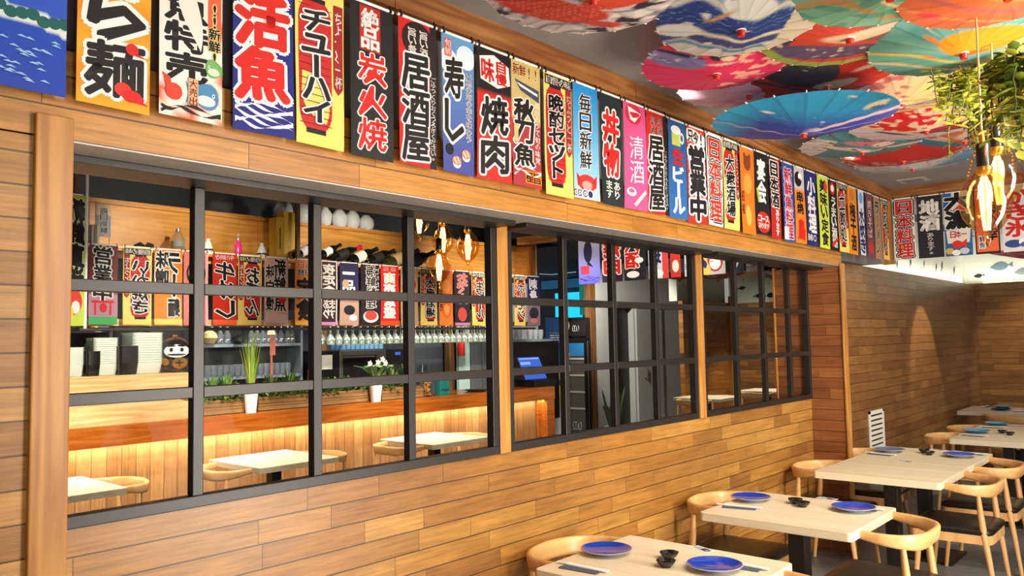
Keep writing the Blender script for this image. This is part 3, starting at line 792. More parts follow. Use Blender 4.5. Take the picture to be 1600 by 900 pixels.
LEFT = [
 (-40, 103, 138, (sky_sea, sea), 'blue sea and pine shore banner at the left edge of the photo, no characters'),
 (118, 235, 156, (lambda u, v: (240 - 30 * abs(u - .5), 150 + 14 * math.sin(v * 20), 30), [R(.1, .0, .9, .04, RD), T('ら', .14, .36, .92, .68, BK, WH, .09, .06, .1), T('麺', .10, .67, .92, .95, BK, WH, .08, .05, .1), E(.74, .69, .09, .03, RD), Q([(.76, .70), (.97, .725), (.78, .72)], RD), E(.62, .90, .12, .035, (214, 50, 30)), E(.74, .925, .14, .032, RD), E(.84, .935, .08, .022, RD), Q([(.8, .92), (.98, .96), (.82, .955)], RD)]), 'orange ramen banner with big black characters and red flames'),
 (247, 347, 184, (lambda u, v: (226, 222, 208) if (u * 3 + v * 7) % 2 > .55 else (232, 92, 58), [E(.4, .5, .46, .42, (228, 224, 212)), T('魚特売', .08, .32, .76, .81, BK, WH, .06, .06, .1), R(.76, .06, .98, .60, (232, 96, 60)), T('!!新鮮!!', .77, .34, .97, .74, BK, (236, 222, 150), .08, .03)] + fish(.72, .86, .22, .07, (70, 130, 176), (206, 214, 216)) + fish(.86, .70, .14, .05, (110, 168, 92), (206, 220, 196), -1) + [E(.22, .87, .13, .045, (226, 62, 40)), Q([(.05, .78), (.16, .80), (.2, .86), (.1, .85)], (226, 62, 40)), R(.44, .78, .6, .93, (196, 166, 128)), T('大売出', .455, .785, .585, .925, RD, None, 0, .02)] + seacurl(.94, BK, 2)), 'white and red fresh fish banner with black characters, a blue fish and a crab'),
 (364, 458, 209, ((26, 32, 120), [T('活魚', .04, .19, .92, .81, RD, WH, .08, .08, .08)] + seacurl(.83)), 'blue live fish banner with two huge red characters over white waves'),
 (461, 538, 224, lantern('チューハイ', None), 'yellow red lantern banner with black katakana, beside the blue live fish banner'),
 (548, 615, 240, ((24, 22, 24), [R(.22, .02, .70, .31, (176, 30, 24)), T('絶品', .25, .035, .67, .30, WH, None, 0, .05), T('炭火焼', .16, .32, .84, .95, RD, WH, .05, .04, .05)]), 'black charcoal grill banner with a red box and red characters'),
 (624, 684, 251, ((200, 26, 26), [R(.82, 0, 1, 1, (30, 20, 22)), E(.5, .14, .42, .13, (36, 18, 20)), T('旨い肴', .24, .06, .46, .24, WH, None, 0, .03), T('旨い酒', .54, .06, .76, .24, WH, None, 0, .03), T('居酒屋', .06, .24, .80, .97, BK, WH, .07, .05, .08), T('ごゆっくりおくつろぎください。', .83, .36, .97, .95, WH, None, 0, .02)]), 'first red and black izakaya banner, larger, beside the sushi banner'),
 (692, 743, 266, (lambda u, v: tuple(np.array((92, 150, 196)) * (1 - v) + np.array((60, 66, 140)) * v), [E(.2, .2, .3, .09, (206, 220, 232)), E(.75, .14, .3, .09, (206, 220, 232)), R(.08, .04, .30, .17, (204, 84, 70)), T('旬鮮', .1, .045, .28, .165, WH, None, 0, .02), T('寿し', .06, .16, .66, .78, BK, WH, .08, .05, .1), T('大漁の海の幸を味わう', .72, .24, .92, .76, (60, 60, 70), WH, .05, .01)] + sushi(.42, .92) + sushi(.72, .86) + [E(.2, .84, .12, .04, BK)]), 'pale blue sushi banner with black characters and orange sushi pieces'),
 (748, 800, 282, (suf((198, 34, 28), BK), [Q([(.08, .08), (.5, .04), (.95, .1), (.98, .24), (.6, .29), (.1, .25)], WH), T('味', .12, .08, .5, .26, RD, None, 0, .06), T('自慢', .54, .07, .88, .26, RD, None, 0, .06), T('焼肉', .1, .36, .9, .95, BK, WH, .07, .05, .12)]), 'red grilled meat banner with a black top and two black characters'),
 (802, 847, 294, (lambda u, v: (196, 176, 110) if v < .5 else (160, 52, 60), [H('新鮮!!', .04, .03, .96, .13, (150, 40, 30), (240, 220, 150), .06), Q([(.1, .16), (.95, .2), (.95, .3), (.3, .24)], (60, 70, 90)), Q([(.15, .18), (.9, .23), (.9, .25), (.3, .21)], WH), T('秋刀魚', .06, .30, .76, .84, BK, WH, .07, .06, .1), T('脂がのって旬の味覚', .78, .3, .96, .8, WH, None, 0, .01), R(.06, .52, .2, .66, (232, 180, 120)), R(.4, .87, .98, .97, OR), H('極旨', .42, .875, .96, .965, BK, None, 0, .03)] + seacurl(.85, WH, 3)[:2]), 'multicoloured saury banner with three black characters and a silver fish'),
 (853, 896, 302, lantern('晩酌セット'), 'yellow red lantern banner reading evening drink set, beside the blue carp banner'),
 (899, 937, 314, (lambda u, v: tuple(np.array((20, 128, 200)) * (1 - v) + np.array((170, 206, 226)) * v), [T('毎日新鮮', .24, .08, .72, .74, (30, 30, 40), WH, .05, .03, .1), E(.5, .86, .36, .075, (214, 50, 40)), E(.5, .88, .2, .04, (240, 150, 140)), Q([(.1, .78), (.3, .84), (.14, .9)], RD), Q([(.9, .78), (.7, .84), (.86, .9)], RD)] + waves(.93, WH, NV, 5)[:14]), 'sky blue banner with four small black characters over a red carp'),
 (940, 975, 322, ((22, 34, 38), [T('丼物', .14, .14, .86, .74, RD, WH, .08, .07), T('ます', .18, .78, .48, .94, WH, None, 0, .03), T('あり', .54, .78, .84, .94, WH, None, 0, .03)]), 'black rice bowl banner with two red characters outlined in white'),
 (978, 1012, 328, ((204, 74, 128), [E(.45, .1, .36, .1, (190, 30, 60)), Q([(.2, .04), (.8, .08), (.5, .18), (.3, .16)], (240, 220, 216)), T('清酒', .22, .30, .86, .76, (240, 210, 226), (130, 40, 80), .03, -.005, .1), E(.3, .84, .2, .04, WH), E(.3, .83, .13, .022, PK), Q([(.4, .95), (.9, .8), (.95, .83), (.5, .97)], (240, 200, 180))]), 'pink clear sake banner with thin pale characters'),
 (1014, 1045, 335, ((200, 26, 26), [R(.82, 0, 1, 1, (30, 20, 22)), T('旨い肴', .2, .05, .46, .22, BK, WH, .05, .03), T('旨い酒', .52, .05, .78, .22, BK, WH, .05, .03), T('居酒屋', .06, .24, .80, .97, BK, WH, .07, .05, .08), T('ごゆっくりおくつろぎください。', .83, .36, .97, .95, WH, None, 0, .02)]), 'second red and black izakaya banner, smaller, between the pink and the beer banner'),
 (1048, 1075, 342, ((34, 92, 156), [R(.2, .1, .68, .26, (190, 200, 90)), E(.44, .10, .28, .045, WH), E(.76, .17, .14, .06, (220, 226, 200)), E(.76, .17, .07, .035, (34, 92, 156)), T('生', .2, .29, .84, .45, RD, None, 0, .08), T('ビール', .2, .47, .84, .95, WH, None, 0, .07)]), 'blue draught beer banner with a beer mug on top'),
 (1077, 1105, 347, ((214, 40, 36), [E(.3, .09, .5, .07, WH), E(.75, .12, .4, .07, WH), H('只今!', .06, .04, .94, .17, BK, WH, .06, .06), E(.5, .34, .46, .1, WH), E(.5, .58, .46, .1, WH), T('営業中', .1, .19, .92, .97, BK, WH, .10, .08, .08)]), 'red and white open for business banner with heavy black characters'),
 (1107, 1132, 353, (CRM, [E(.3, .28, .3, .14, (150, 160, 90)), E(.26, .4, .22, .1, NV), T('日本料理', .12, .05, .9, .95, BK, WH, .10, .20), T('日本料理', .12, .05, .9, .95, (212, 44, 30), WH, .04, .05)]), 'cream Japanese cuisine banner on the long wall, red characters outlined in black'),
 (1133, 1157, 359, lantern('大衆酒場'), 'yellow red lantern banner reading public tavern, beside the orange cat banner'),
 (1160, 1182, 364, (lambda u, v: (222, 112, 28), [E(.5, .18, .26, .09, (120, 60, 26)), E(.32, .1, .08, .035, (120, 60, 26)), E(.68, .1, .08, .035, (120, 60, 26)), E(.5, .42, .3, .12, (236, 150, 60)), E(.5, .75, .34, .18, (240, 120, 30)), E(.5, .78, .2, .12, (250, 170, 80)), T('招福', .02, .5, .24, .8, (100, 40, 20), None, 0, .03)]), 'orange banner with a seated cat figure and no large characters'),
 (1183, 1203, 367, ((20, 20, 22), [T('宴会', .2, .08, .8, .62, WH, None, 0, .06), Q([(.1, .45), (.24, .44), (.34, .6), (.2, .62)], (170, 180, 90)), E(.5, .85, .48, .13, (196, 32, 26)), H('コース', .12, .77, .88, .85, WH, None, 0, .04), H('あります', .12, .86, .88, .93, WH, None, 0, .03)]), 'black party course banner with white characters and a red base'),
 (1205, 1222, 371, (lambda u, v: (176, 30, 34) if (u > .6 or v > .62) else (60, 24, 26), [T('日本酒', .12, .05, .86, .62, BK, WH, .08, .06), T('あります', .4, .64, .86, .97, WH, None, 0, .05)]), 'dark red Japanese sake banner with black characters outlined in white'),
 (1226, 1243, 376, ((40, 74, 150), [T('新鮮魚料理', .16, .06, .86, .96, (206, 60, 80), (226, 220, 236), .08, .05), R(.0, .82, .4, .98, (200, 206, 220))]), 'blue fresh fish cooking banner with red characters edged in white'),
 (1245, 1260, 380, (lambda u, v: (190, 190, 186) if v < .3 else (226, 126, 36), [E(.4, .16, .36, .1, BK), E(.6, .12, .2, .05, WH), T('串焼', .2, .32, .8, .62, BK, None, 0, .06), T('鳥', .2, .68, .86, .96, RD, None, 0, .07)]), 'orange skewer banner with a black and grey top'),
 (1262, 1279, 384, ((28, 40, 110), [T('小料理', .16, .08, .9, .82, WH, None, 0, .06)] + waves(.86, WH, NV, 3)[:10]), 'navy small dishes banner with white characters'),
 (1281, 1298, 388, (LIME, [T('美味い定食', .2, .05, .86, .96, BK, None, 0, .06), E(.75, .14, .16, .07, (206, 60, 40))]), 'lime green set meal banner with black characters'),
 (1299, 1311, 391, ((20, 20, 24), [E(.45, .12, .34, .09, RD), E(.45, .12, .2, .05, WH), T('うまい酒場', .2, .24, .84, .96, WH, None, 0, .06), Q([(.1, .92), (.9, .8), (.95, .84), (.2, .96)], RD)]), 'black banner with a red ring on top and white characters'),
 (1312, 1327, 394, lantern('立飲処'), 'small yellow red lantern banner between the black and the plain orange banner'),
 (1328, 1342, 399, ((232, 140, 30), [T('梅干酒', .2, .24, .82, .95, BK, None, 0, .06), E(.5, .12, .26, .08, (200, 120, 50))]), 'plain orange plum wine banner with black characters'),
 (1343, 1355, 402, ((226, 228, 230), [R(.0, .0, .14, 1, NV), R(.86, .0, 1, 1, NV), T('水炊き', .2, .28, .82, .97, NV, None, 0, .07), E(.5, .12, .24, .09, LB)]), 'white hot pot banner with navy edges'),
 (1357, 1367, 404, ((120, 70, 84), [T('焼きそば', .2, .1, .82, .7, (226, 200, 190), BK, .06, .04), E(.5, .84, .36, .1, (196, 50, 40))]), 'muted purple fried noodle banner near the corner post'),
 (1369, 1378, 407, ((176, 128, 84), [T('ラーメン', .2, .08, .82, .92, (60, 50, 60), (220, 206, 180), .06, .05)]), 'tan banner, second from the corner post'),
 (1381, 1391, 409, lantern('おでん'), 'dark lantern banner in the corner, last of the long row'),
]
ZT, ZB = 2.893, 2.345
for i, (ul, ur, vb, spec, lab) in enumerate(LEFT):
    ya, yb = AX(ul, vb, .03)[1], AX(ur, vb, .03)[1]
    if i == 0: ya = yb - .225
    banner('hanging_banner', lab, (.03, (ya + yb) / 2, ZT - random.uniform(0, .006)), yb - ya, ZT - ZB + random.uniform(-.006, .006), spec, group='banners along the long wall', fine=(24, 60) if i == 0 else (6, 22))
END = [
 (1398, 1432, 403, (CRM, [E(.25, .35, .25, .15, (170, 170, 110)), T('日本料理', .14, .04, .9, .96, BK, WH, .10, .20), T('日本料理', .14, .04, .9, .96, (212, 44, 30), WH, .04, .05)]), 'white Japanese cuisine banner on the end header, beside the corner post'),
 (1436, 1476, 402, ((38, 38, 46), [T('地酒', .1, .07, .88, .57, WH, None, 0, .08), T('あります。', .34, .60, .66, .96, WH, None, 0, .04)]), 'charcoal local sake banner with two big white characters'),
 (1478, 1521, 398, (lambda u, v: (206, 214, 214) if v < .55 else (40, 96, 160), [R(0, .0, .3, .3, BL), Q([(.3, .3), (.6, .2), (1, .3), (.6, .4)], RD), T('大漁', .04, .0, .98, .58, BK, WH, .06, .09), Q([(.05, .6), (.95, .58), (.9, .8), (.1, .8)], (226, 220, 206)), H('日本一', .2, .61, .8, .72, RD, None, 0, .04), E(.45, .82, .2, .06, (212, 48, 36)), Q([(.55, .82), (.8, .74), (.78, .88)], (212, 48, 36)), E(.16, .92, .16, .05, (200, 170, 80)), E(.4, .95, .16, .045, WH), E(.7, .93, .18, .05, (196, 206, 210))]), 'white and blue big catch banner with a red fish, left of the bulb'),
 (1525, 1564, 396, ((224, 104, 62), [R(.0, .0, .06, 1, BK), R(.94, .0, 1, 1, BK), R(0, .97, 1, 1, BK), T('海の幸', .5, .2, .92, .8, BK, None, 0, .05), R(.14, .72, .42, .92, WH), T('鮮魚', .16, .725, .4, .915, BK, None, 0, .03)]), 'orange black edged banner mostly hidden behind the glowing bulb'),
 (1568, 1618, 392, ((214, 212, 210), [T('かき氷', .1, .05, .9, .78, (200, 40, 36), None, 0, .07), E(.35, .88, .3, .06, (50, 70, 140)), E(.7, .86, .2, .06, WH), E(.7, .9, .16, .04, (70, 90, 150))]), 'white shaved ice banner with red characters at the right edge'),
]
for (ul, ur, vb, spec, lab) in END:
    xa, xb = AY(ul, vb, 7.84)[0], AY(ur, vb, 7.84)[0]
    banner('hanging_banner', lab, ((xa + xb) / 2, 7.84, 2.925), xb - xa, 2.925 - 2.36, spec, rz=-PI / 2, group='banners on the end header')

# bar side banners hang along the shelf edge and read reversed, being a mirror image
WIN = [  # brighter hems of several banners have the backlight below the shelf painted in
 (138, 184, (lambda u, v: (110, 36, 34) if v < .60 else (176, 130, 150), [T('営業中', .2, .02, .84, .72, BK, WH, .07, .05, .08), R(.12, .70, .9, .73, RD), R(.22, .70, .29, .88, RD), R(.74, .70, .81, .88, RD), E(.5, .79, .13, .06, (200, 40, 40)), R(0, .9, 1, 1, (70, 170, 96))]), 'dark red open for business banner with a shrine gate, bar side'),
 (192, 237, lantern('いか焼き'), 'bar side lantern banner next to the dark red shrine gate banner'),
 (241, 285, ((232, 126, 30), [T('味噌', .5, .02, .96, .5, BK, WH, .07, .06), T('ラー麺', .08, .03, .52, .92, BK, WH, .07, .06), E(.6, .94, .25, .03, RD), R(.0, .92, 1, 1, (244, 200, 90))]), 'bar side orange miso ramen banner'),
 (287, 325, ((226, 120, 116), [E(.5, .3, .4, .17, BK), E(.5, .3, .32, .13, (228, 130, 126)), T('そば', .3, .6, .8, .95, BK, WH, .05, .05), R(.0, 0, .1, 1, (226, 190, 190))]), 'bar side pink noodle banner half behind the window bar'),
 (332, 370, ((204, 46, 30), [H('今川焼き', .1, .02, .9, .09, WH, None, 0, .03), T('牛めし', .1, .12, .9, .9, BK, WH, .06, .05, .2), R(0, .93, 1, 1, (240, 96, 50))]), 'bar side red beef rice banner'),
 (372, 409, lantern('おでん'), 'bar side lantern banner next to the pink fresh fish banner'),
 (413, 450, ((214, 170, 160), [T('新鮮魚', .1, .02, .6, .8, (40, 24, 36), WH, .05, .06), T('味自慢', .6, .1, .94, .8, (40, 24, 36), WH, .05, .05), E(.25, .62, .16, .06, RD), Q([(.1, .85), (.9, .8), (.95, .96), (.1, .97)], (226, 190, 180))]), 'bar side pale pink fresh fish banner'),
 (461, 491, ((236, 140, 52), [H('毎日', .1, .04, .9, .14, RD, WH, .05), H('日替', .1, .15, .9, .25, BK, WH, .05), T('定食', .1, .28, .92, .93, BK, None, 0, .08), R(0, .94, 1, 1, (246, 180, 60))]), 'bar side orange set meal banner'),
 (500, 528, ((60, 22, 34), [R(.04, 0, .1, 1, WH), R(.9, 0, .96, 1, WH), T('夜定食', .16, .04, .86, .55, WH, None, 0, .06), T('あり', .48, .6, .84, .9, WH, None, 0, .05), T('ます', .16, .6, .5, .9, WH, None, 0, .05), R(0, .95, 1, 1, (206, 140, 190))]), 'bar side maroon evening meal banner with white border lines'),
 (531, 560, (lambda u, v: (44, 40, 84) if v < .6 else (190, 150, 130), [T('一品', .2, .06, .85, .5, WH, None, 0, .05), E(.7, .34, .18, .07, (200, 160, 120)), E(.5, .76, .3, .08, (30, 30, 44)), E(.3, .88, .2, .05, WH)]), 'bar side navy banner with a wheel crest and a grey fish'),
 (564, 593, ((34, 28, 34), [T('海鮮料理', .2, .02, .72, .72, (34, 28, 34), WH, .07, .04), T('とれたて', .02, .05, .18, .5, WH, None, 0, .01), E(.5, .86, .4, .1, WH), E(.5, .84, .32, .08, (196, 70, 56))]), 'bar side black seafood banner with a round red dish'),
 (595, 623, ((226, 34, 28), [H('福招', .1, .02, .9, .1, (240, 190, 180), None, 0, .03), T('商売繁盛', .2, .11, .84, .88, WH, None, 0, .08), R(0, .93, 1, 1, (240, 80, 40))]), 'bar side bright red business prosperity banner with white characters'),
 (626, 653, ((190, 150, 110), [T('焼き鳥', .3, .05, .9, .9, BK, WH, .05, .05), E(.3, .3, .2, .08, RD)]), 'bar side tan grilled chicken banner behind a window bar'),
 (657, 682, lantern('大衆酒場'), 'bar side lantern banner below the lowest bulb'),
 (686, 707, (lambda u, v: (230, 120, 40), [E(.45, .3, .3, .12, (240, 150, 70)), E(.45, .68, .34, .2, (222, 96, 30)), E(.45, .7, .2, .12, (246, 160, 70)), T('招き', .74, .3, .96, .8, BK, None, 0, .03)]), 'bar side orange cat banner'),
 (710, 734, ((36, 28, 40), [T('おでん', .16, .04, .84, .6, (232, 120, 110), (236, 170, 160), .05, .05), E(.5, .8, .3, .13, (200, 70, 60)), R(0, .95, 1, 1, (190, 130, 170))]), 'bar side black banner with coral characters'),
 (737, 758, lantern('生ビール'), 'bar side lantern banner beside the first wooden window post'),
 (786, 800, ((176, 34, 34), [T('焼酎', .2, .1, .84, .85, BK, WH, .06, .06)]), 'bar side red banner right of the first wooden window post'),
 (803, 821, lantern('ホルモン'), 'bar side lantern banner, second from the right end of the shelf'),
 (824, 843, (lambda u, v: (40, 34, 96) if v < .55 else (130, 110, 130), [T('刺身', .2, .05, .84, .5, WH, None, 0, .05), E(.5, .75, .36, .12, (40, 40, 50)), E(.5, .9, .3, .05, (190, 120, 100))]), 'bar side navy sashimi banner at the right end of the shelf'),
]
XW = -4.7
for (ul, ur, spec, lab) in WIN:
    ya, yb = AX(ul, 450, XW)[1], AX(ur, 450, XW)[1]
    banner('bar_banner', lab, (XW, (ya + yb) / 2, 2.548), yb - ya, .665, spec, mirror=True, group='banners along the bar shelf', matl=M_PRINTT, amp=.006)
HDR = [  # end header banners in reflection, built as solid cloths
 (905, 938, 443, (lambda u, v: tuple(np.array((190, 186, 190)) * (1 - v) + np.array((90, 90, 210)) * v), [E(.55, .32, .2, .24, (34, 34, 60)), Q([(.55, .5), (.3, .66), (.6, .6)], (34, 34, 60)), R(.5, .62, .9, .80, (196, 56, 76))] + seacurl(.86, (40, 44, 160), 4)), 'lilac leaping fish banner beyond the bar, left of its row'),
 (941, 973, 442, (lambda u, v: (150, 146, 150) if v < .35 else (40, 24, 46), [T('焼肉', .12, .16, .9, .84, RD, WH, .08, .08)]), 'dark grilled meat banner with red characters beyond the bar'),
 (976, 1010, 440, ((26, 24, 30), [T('大酒', .3, .1, .95, .75, RD, WH, .07, .08), E(.3, .6, .2, .06, WH), E(.6, .88, .3, .07, WH)]), 'black banner with red and white characters beyond the bar'),
 (1014, 1045, 437, ((196, 200, 208), [T('料理', .36, .1, .96, .72, NV, None, 0, .08), R(0, .4, .3, 1, (206, 60, 60)), E(.55, .9, .3, .08, WH)]), 'white cooking banner with navy characters beyond the bar'),
 (1048, 1064, 434, ((196, 46, 40), [T('宴会', .2, .1, .9, .5, BK, WH, .06, .05), E(.5, .78, .34, .12, (226, 214, 200))]), 'red banner with a cream crest beyond the bar'),
 (1070, 1086, 431, ((196, 202, 210), [E(.5, .3, .4, .1, NV), E(.5, .62, .36, .12, (70, 84, 100))] + seacurl(.75, NV, 4)), 'white wave banner with navy swirls beyond the bar'),
]
for (ul, ur, vb, spec, lab) in HDR:
    xa, xb = AY(ul, vb, 7.84)[0], AY(ur, vb, 7.84)[0]
    banner('passage_banner', lab, ((xa + xb) / 2, 7.84, 2.925), xb - xa, .57, spec, rz=-PI / 2, mirror=True, group='banners beyond the bar', rod=False)
H2 = [((220, 190, 90), [T('う', .1, .3, .9, .9, NV, None, 0, .12)], 'yellow banner with one navy stroke, beyond the second window'), ((190, 190, 184), [E(.5, .75, .4, .2, (180, 40, 44)), E(.5, .78, .28, .13, WH)], 'grey banner with a red round crest, beyond the third window'),
      ((40, 60, 80), [E(.6, .75, .3, .16, WH), E(.6, .75, .2, .1, (60, 90, 80))], 'dark teal banner with a pale ring, beyond the third window'), ((196, 204, 214), seacurl(.6, NV, 5), 'white banner with navy waves, beyond the third window'), ((222, 84, 60), [R(0, .9, 1, 1, BK)], 'coral banner with a black hem, beyond the third window')]
for j, (bg, els, lab) in enumerate(H2):
    u0 = (1072, 1102, 1140, 1166, 1194)[j]; u1 = (1084, 1134, 1162, 1190, 1222)[j]
    xa, xb = AY(u0, 425, 7.84)[0], AY(u1, 425, 7.84)[0]
    if j == 0: xa, xb = xb + .02, xb + .2
    banner('passage_banner', lab, ((xa + xb) / 2, 7.84, 2.925), xb - xa, .57, (bg, els), rz=-PI / 2, mirror=True, group='banners beyond the bar', rod=False)
# tall lime nobori at the far left of the first window
p0 = AX(98, 505, -4.62); p1 = AX(131, 505, -4.62)
tb = banner('tall_banner', 'tall lime and black banner with red flames at the left end of the bar', (-4.62, (p0[1] + p1[1]) / 2, 2.93), p1[1] - p0[1], 1.06, (LIME, [T('新鮮直送', .05, .03, .8, .72, BK, (236, 240, 200), .07, .1, .15), R(.86, .3, 1, .7, (220, 60, 30)), E(.5, .82, .4, .1, (222, 60, 36)), E(.4, .86, .2, .05, WH), E(.7, .9, .2, .05, (240, 200, 60))]), mirror=True, matl=M_PRINTT)
b = MB(); b.tube([(-.008, .5 * (p1[1] - p0[1]) + .012, -1.08), (-.008, .5 * (p1[1] - p0[1]) + .012, .569)], .012, 8); b.build('banner_pole', M_WHITEP, tb, True)
# ------------------------------------------------------------------ paper parasols under the ceiling, tip down
HX = np.array([RGT[0], RGT[1]]); HX /= np.linalg.norm(HX)
HY = -np.array([FWD[0], FWD[1]]); HY /= np.linalg.norm(HY)
def vn(x, y, s, seed=0):
    """smooth value noise for the prints"""
    rs = np.random.RandomState(seed); G = rs.rand(64, 64)
    X, Y = x * s + 31.7, y * s + 17.3; xi, yi = np.floor(X).astype(int), np.floor(Y).astype(int); fx, fy = X - xi, Y - yi
    fx, fy = fx * fx * (3 - 2 * fx), fy * fy * (3 - 2 * fy); g = lambda a, b: G[a % 64, b % 64]
    return (g(xi, yi) * (1 - fx) + g(xi + 1, yi) * fx) * (1 - fy) + (g(xi, yi + 1) * (1 - fx) + g(xi + 1, yi + 1) * fx) * fy
class Art:
    """colours over the unit disc: x to the right, y towards the dining side"""
    def __init__(s, x, y, base): s.x, s.y = x, y; s.c = np.tile(lin(base), (len(x), 1))
    def put(s, m, c): m = np.clip(np.asarray(m, float), 0, 1)[:, None]; s.c = s.c * (1 - m) + lin(c) * m; return s
    def disc(s, cx, cy, rx, ry, c, ang=0., soft=.03):
        a = math.radians(ang); X, Y = s.x - cx, s.y - cy; u, v = X * math.cos(a) + Y * math.sin(a), -X * math.sin(a) + Y * math.cos(a)
        return s.put((1 - np.hypot(u / rx, v / ry)) / soft * min(rx, ry) , c)
    def band(s, f, lo, hi, c, soft=.03): return s.put(np.minimum((f - lo) / soft, (hi - f) / soft), c)
    def spots(s, n, seed, r0, r1, c, cx=0, cy=0, sp=1., sy=1.):
        rs = np.random.RandomState(seed)
        for _ in range(n): s.disc(cx + rs.uniform(-sp, sp), cy + rs.uniform(-sp, sp) * sy, rs.uniform(r0, r1), rs.uniform(r0, r1) * .6, c, rs.uniform(0, 180))
        return s
    def mottle(s, sc, seed, c, lo=.55, soft=.08): return s.put((vn(s.x, s.y, sc, seed) - lo) / soft, c)
def a_koi(x, y):
    a = Art(x, y, (206, 196, 190)); f = y * 3 + .9 * np.sin(x * 4 + y * 2)
    for k in range(-3, 4): a.band(f, k - .18, k + .14, (92, 104, 128), .15)
    a.mottle(7, 3, (40, 40, 52), .72); a.mottle(9, 5, (236, 226, 214), .66)
    a.disc(-.35, .1, .62, .36, (204, 62, 44), -28); a.disc(.18, -.42, .26, .12, (206, 66, 48), -40); a.disc(.35, .5, .5, .3, (208, 70, 48), 20)
    sc = (np.sin(x * 60) * np.sin(y * 60)) > .55; a.put(sc & (np.hypot((x + .35) / .6, (y - .1) / .34) < .95), (226, 110, 84)); return a.c
def a_koi2(x, y):
    a = Art(x, y, (196, 190, 190)); a.mottle(5, 9, (90, 96, 120), .55); a.disc(.0, .0, .8, .46, (222, 96, 46), 10); a.disc(-.5, .1, .26, .22, (230, 120, 70)); a.disc(-.5, .16, .06, .06, (240, 220, 190))
    a.put(((np.sin(x * 70) * np.sin(y * 70)) > .5) & (np.hypot(x / .7, y / .4) < .9), (236, 130, 70)); a.disc(.1, -.6, .5, .16, (226, 216, 206), 15); return a.c
def a_wave(x, y):
    a = Art(x, y, (206, 204, 190)); f = y + .14 * np.sin(x * 5 + 1) + .05 * np.sin(x * 13)
    a.band(f, -.72, -.48, (64, 140, 182), .1); a.band(f, -.50, -.16, (58, 70, 128), .06); a.band(f, -.10, .60, (40, 62, 130), .08); a.band(f, -.16, -.06, (222, 222, 206), .04); a.band(f, .66, 1.3, (92, 128, 170), .1)
    for k in range(7): a.band(y - .1 * k - .3 * np.sin(x * 2.2 + k * .4) * .5 - .05 * np.sin(x * 22 + k), .02, .045, (112, 170, 206), .02)
    a.mottle(6, 11, (214, 216, 206), .80, .05); a.disc(-.72, -.1, .3, .2, (222, 224, 214), 30); a.disc(.0, .62, .34, .24, (214, 216, 206)); a.disc(-.3, .42, .3, .05, (200, 150, 110), 50); a.put((x > .55) * 1., (204, 196, 178)); return a.c
def a_pinklady(x, y):
    a = Art(x, y, (216, 50, 92)); a.put(np.clip((vn(x, y, 9, 4) - .62) / .06, 0, 1) * (x > .2), (240, 170, 150))
    a.disc(-.62, .05, .46, .30, (116, 116, 160), -8); a.disc(-.62, .26, .5, .07, (40, 40, 60), -10); a.spots(14, 8, .03, .07, (206, 206, 220), -.62, .02, .34, .6); a.disc(-.02, .30, .2, .16, (40, 36, 52), 20); a.disc(.06, .22, .12, .09, (232, 206, 180)); a.disc(.0, .05, .26, .05, (230, 206, 186), 12); return a.c
def a_sakura(x, y):
    a = Art(x, y, (246, 206, 216)); a.mottle(4, 2, (236, 160, 182), .6, .3); a.spots(16, 3, .06, .14, (214, 60, 96), .2, .2, .7, .5); a.spots(10, 5, .05, .1, (246, 224, 226), .2, .1, .7); a.disc(-.1, .35, .5, .02, (60, 44, 46), 24); a.disc(.3, .1, .3, .02, (60, 44, 46), -30); return a.c
def a_redfan(x, y):
    a = Art(x, y, (212, 58, 42)); a.disc(-.45, .1, .5, .56, (74, 68, 74)); a.spots(12, 9, .03, .06, (220, 216, 214), -.5, .2, .4); a.put((y < -.62) * 1., (206, 52, 40)); a.band(y + .1 * x, -.66, -.5, (80, 72, 74), .04); a.disc(.1, -.22, .3, .2, (226, 196, 160), 30); a.disc(.5, .42, .42, .09, (234, 206, 176), 35); a.disc(-.9, .45, .2, .2, (206, 70, 96)); a.spots(5, 3, .04, .08, (226, 200, 90), -.85, .4, .2); return a.c
def a_multi(x, y):
    a = Art(x, y, (206, 74, 58)); a.put((x < -.55) * 1., (70, 60, 70)); a.spots(9, 5, .08, .14, (210, 160, 110), -.78, .0, .25, 3.); a.disc(-.35, .45, .22, .2, (226, 190, 150)); a.disc(-.35, .45, .08, .08, (206, 90, 60)); a.disc(.5, .25, .48, .36, (136, 92, 88), 20); a.disc(.15, .1, .5, .14, (228, 200, 170), 20); a.disc(-.1, -.45, .7, .28, (98, 84, 116), 8); a.spots(12, 6, .03, .08, (232, 214, 200), -.2, -.45, .5, .4)
    r = np.hypot(x, y); a.put(np.clip((r - .84) / .03, 0, 1) * (y < .35), (150, 172, 84)); return a.c
def a_teal(x, y):
    a = Art(x, y, (96, 170, 170)); a.mottle(3, 6, (120, 186, 180), .5, .3); f = y + .1 * np.sin(x * 4); a.band(f, -.5, -.36, (226, 206, 80), .06); a.band(f, -.85, -.7, (226, 206, 150), .06); a.band(f + .06 * np.sin(x * 11), -.66, -.56, (110, 176, 110), .05); a.put(np.clip((x - .35) / .3, 0, 1) * np.clip((.6 - y) / .4, 0, 1) * .8, (226, 206, 110)); a.disc(.12, .12, .5, .32, (246, 160, 40), 5); a.disc(.1, -.1, .2, .08, (240, 110, 60)); a.disc(-.45, .1, .18, .05, (232, 130, 60), -30); a.disc(-.3, -.3, .14, .05, (232, 140, 60), -15); a.disc(.4, .75, .5, .12, (236, 180, 130), 5); a.disc(-.6, .3, .3, .025, (206, 226, 220), -30); return a.c
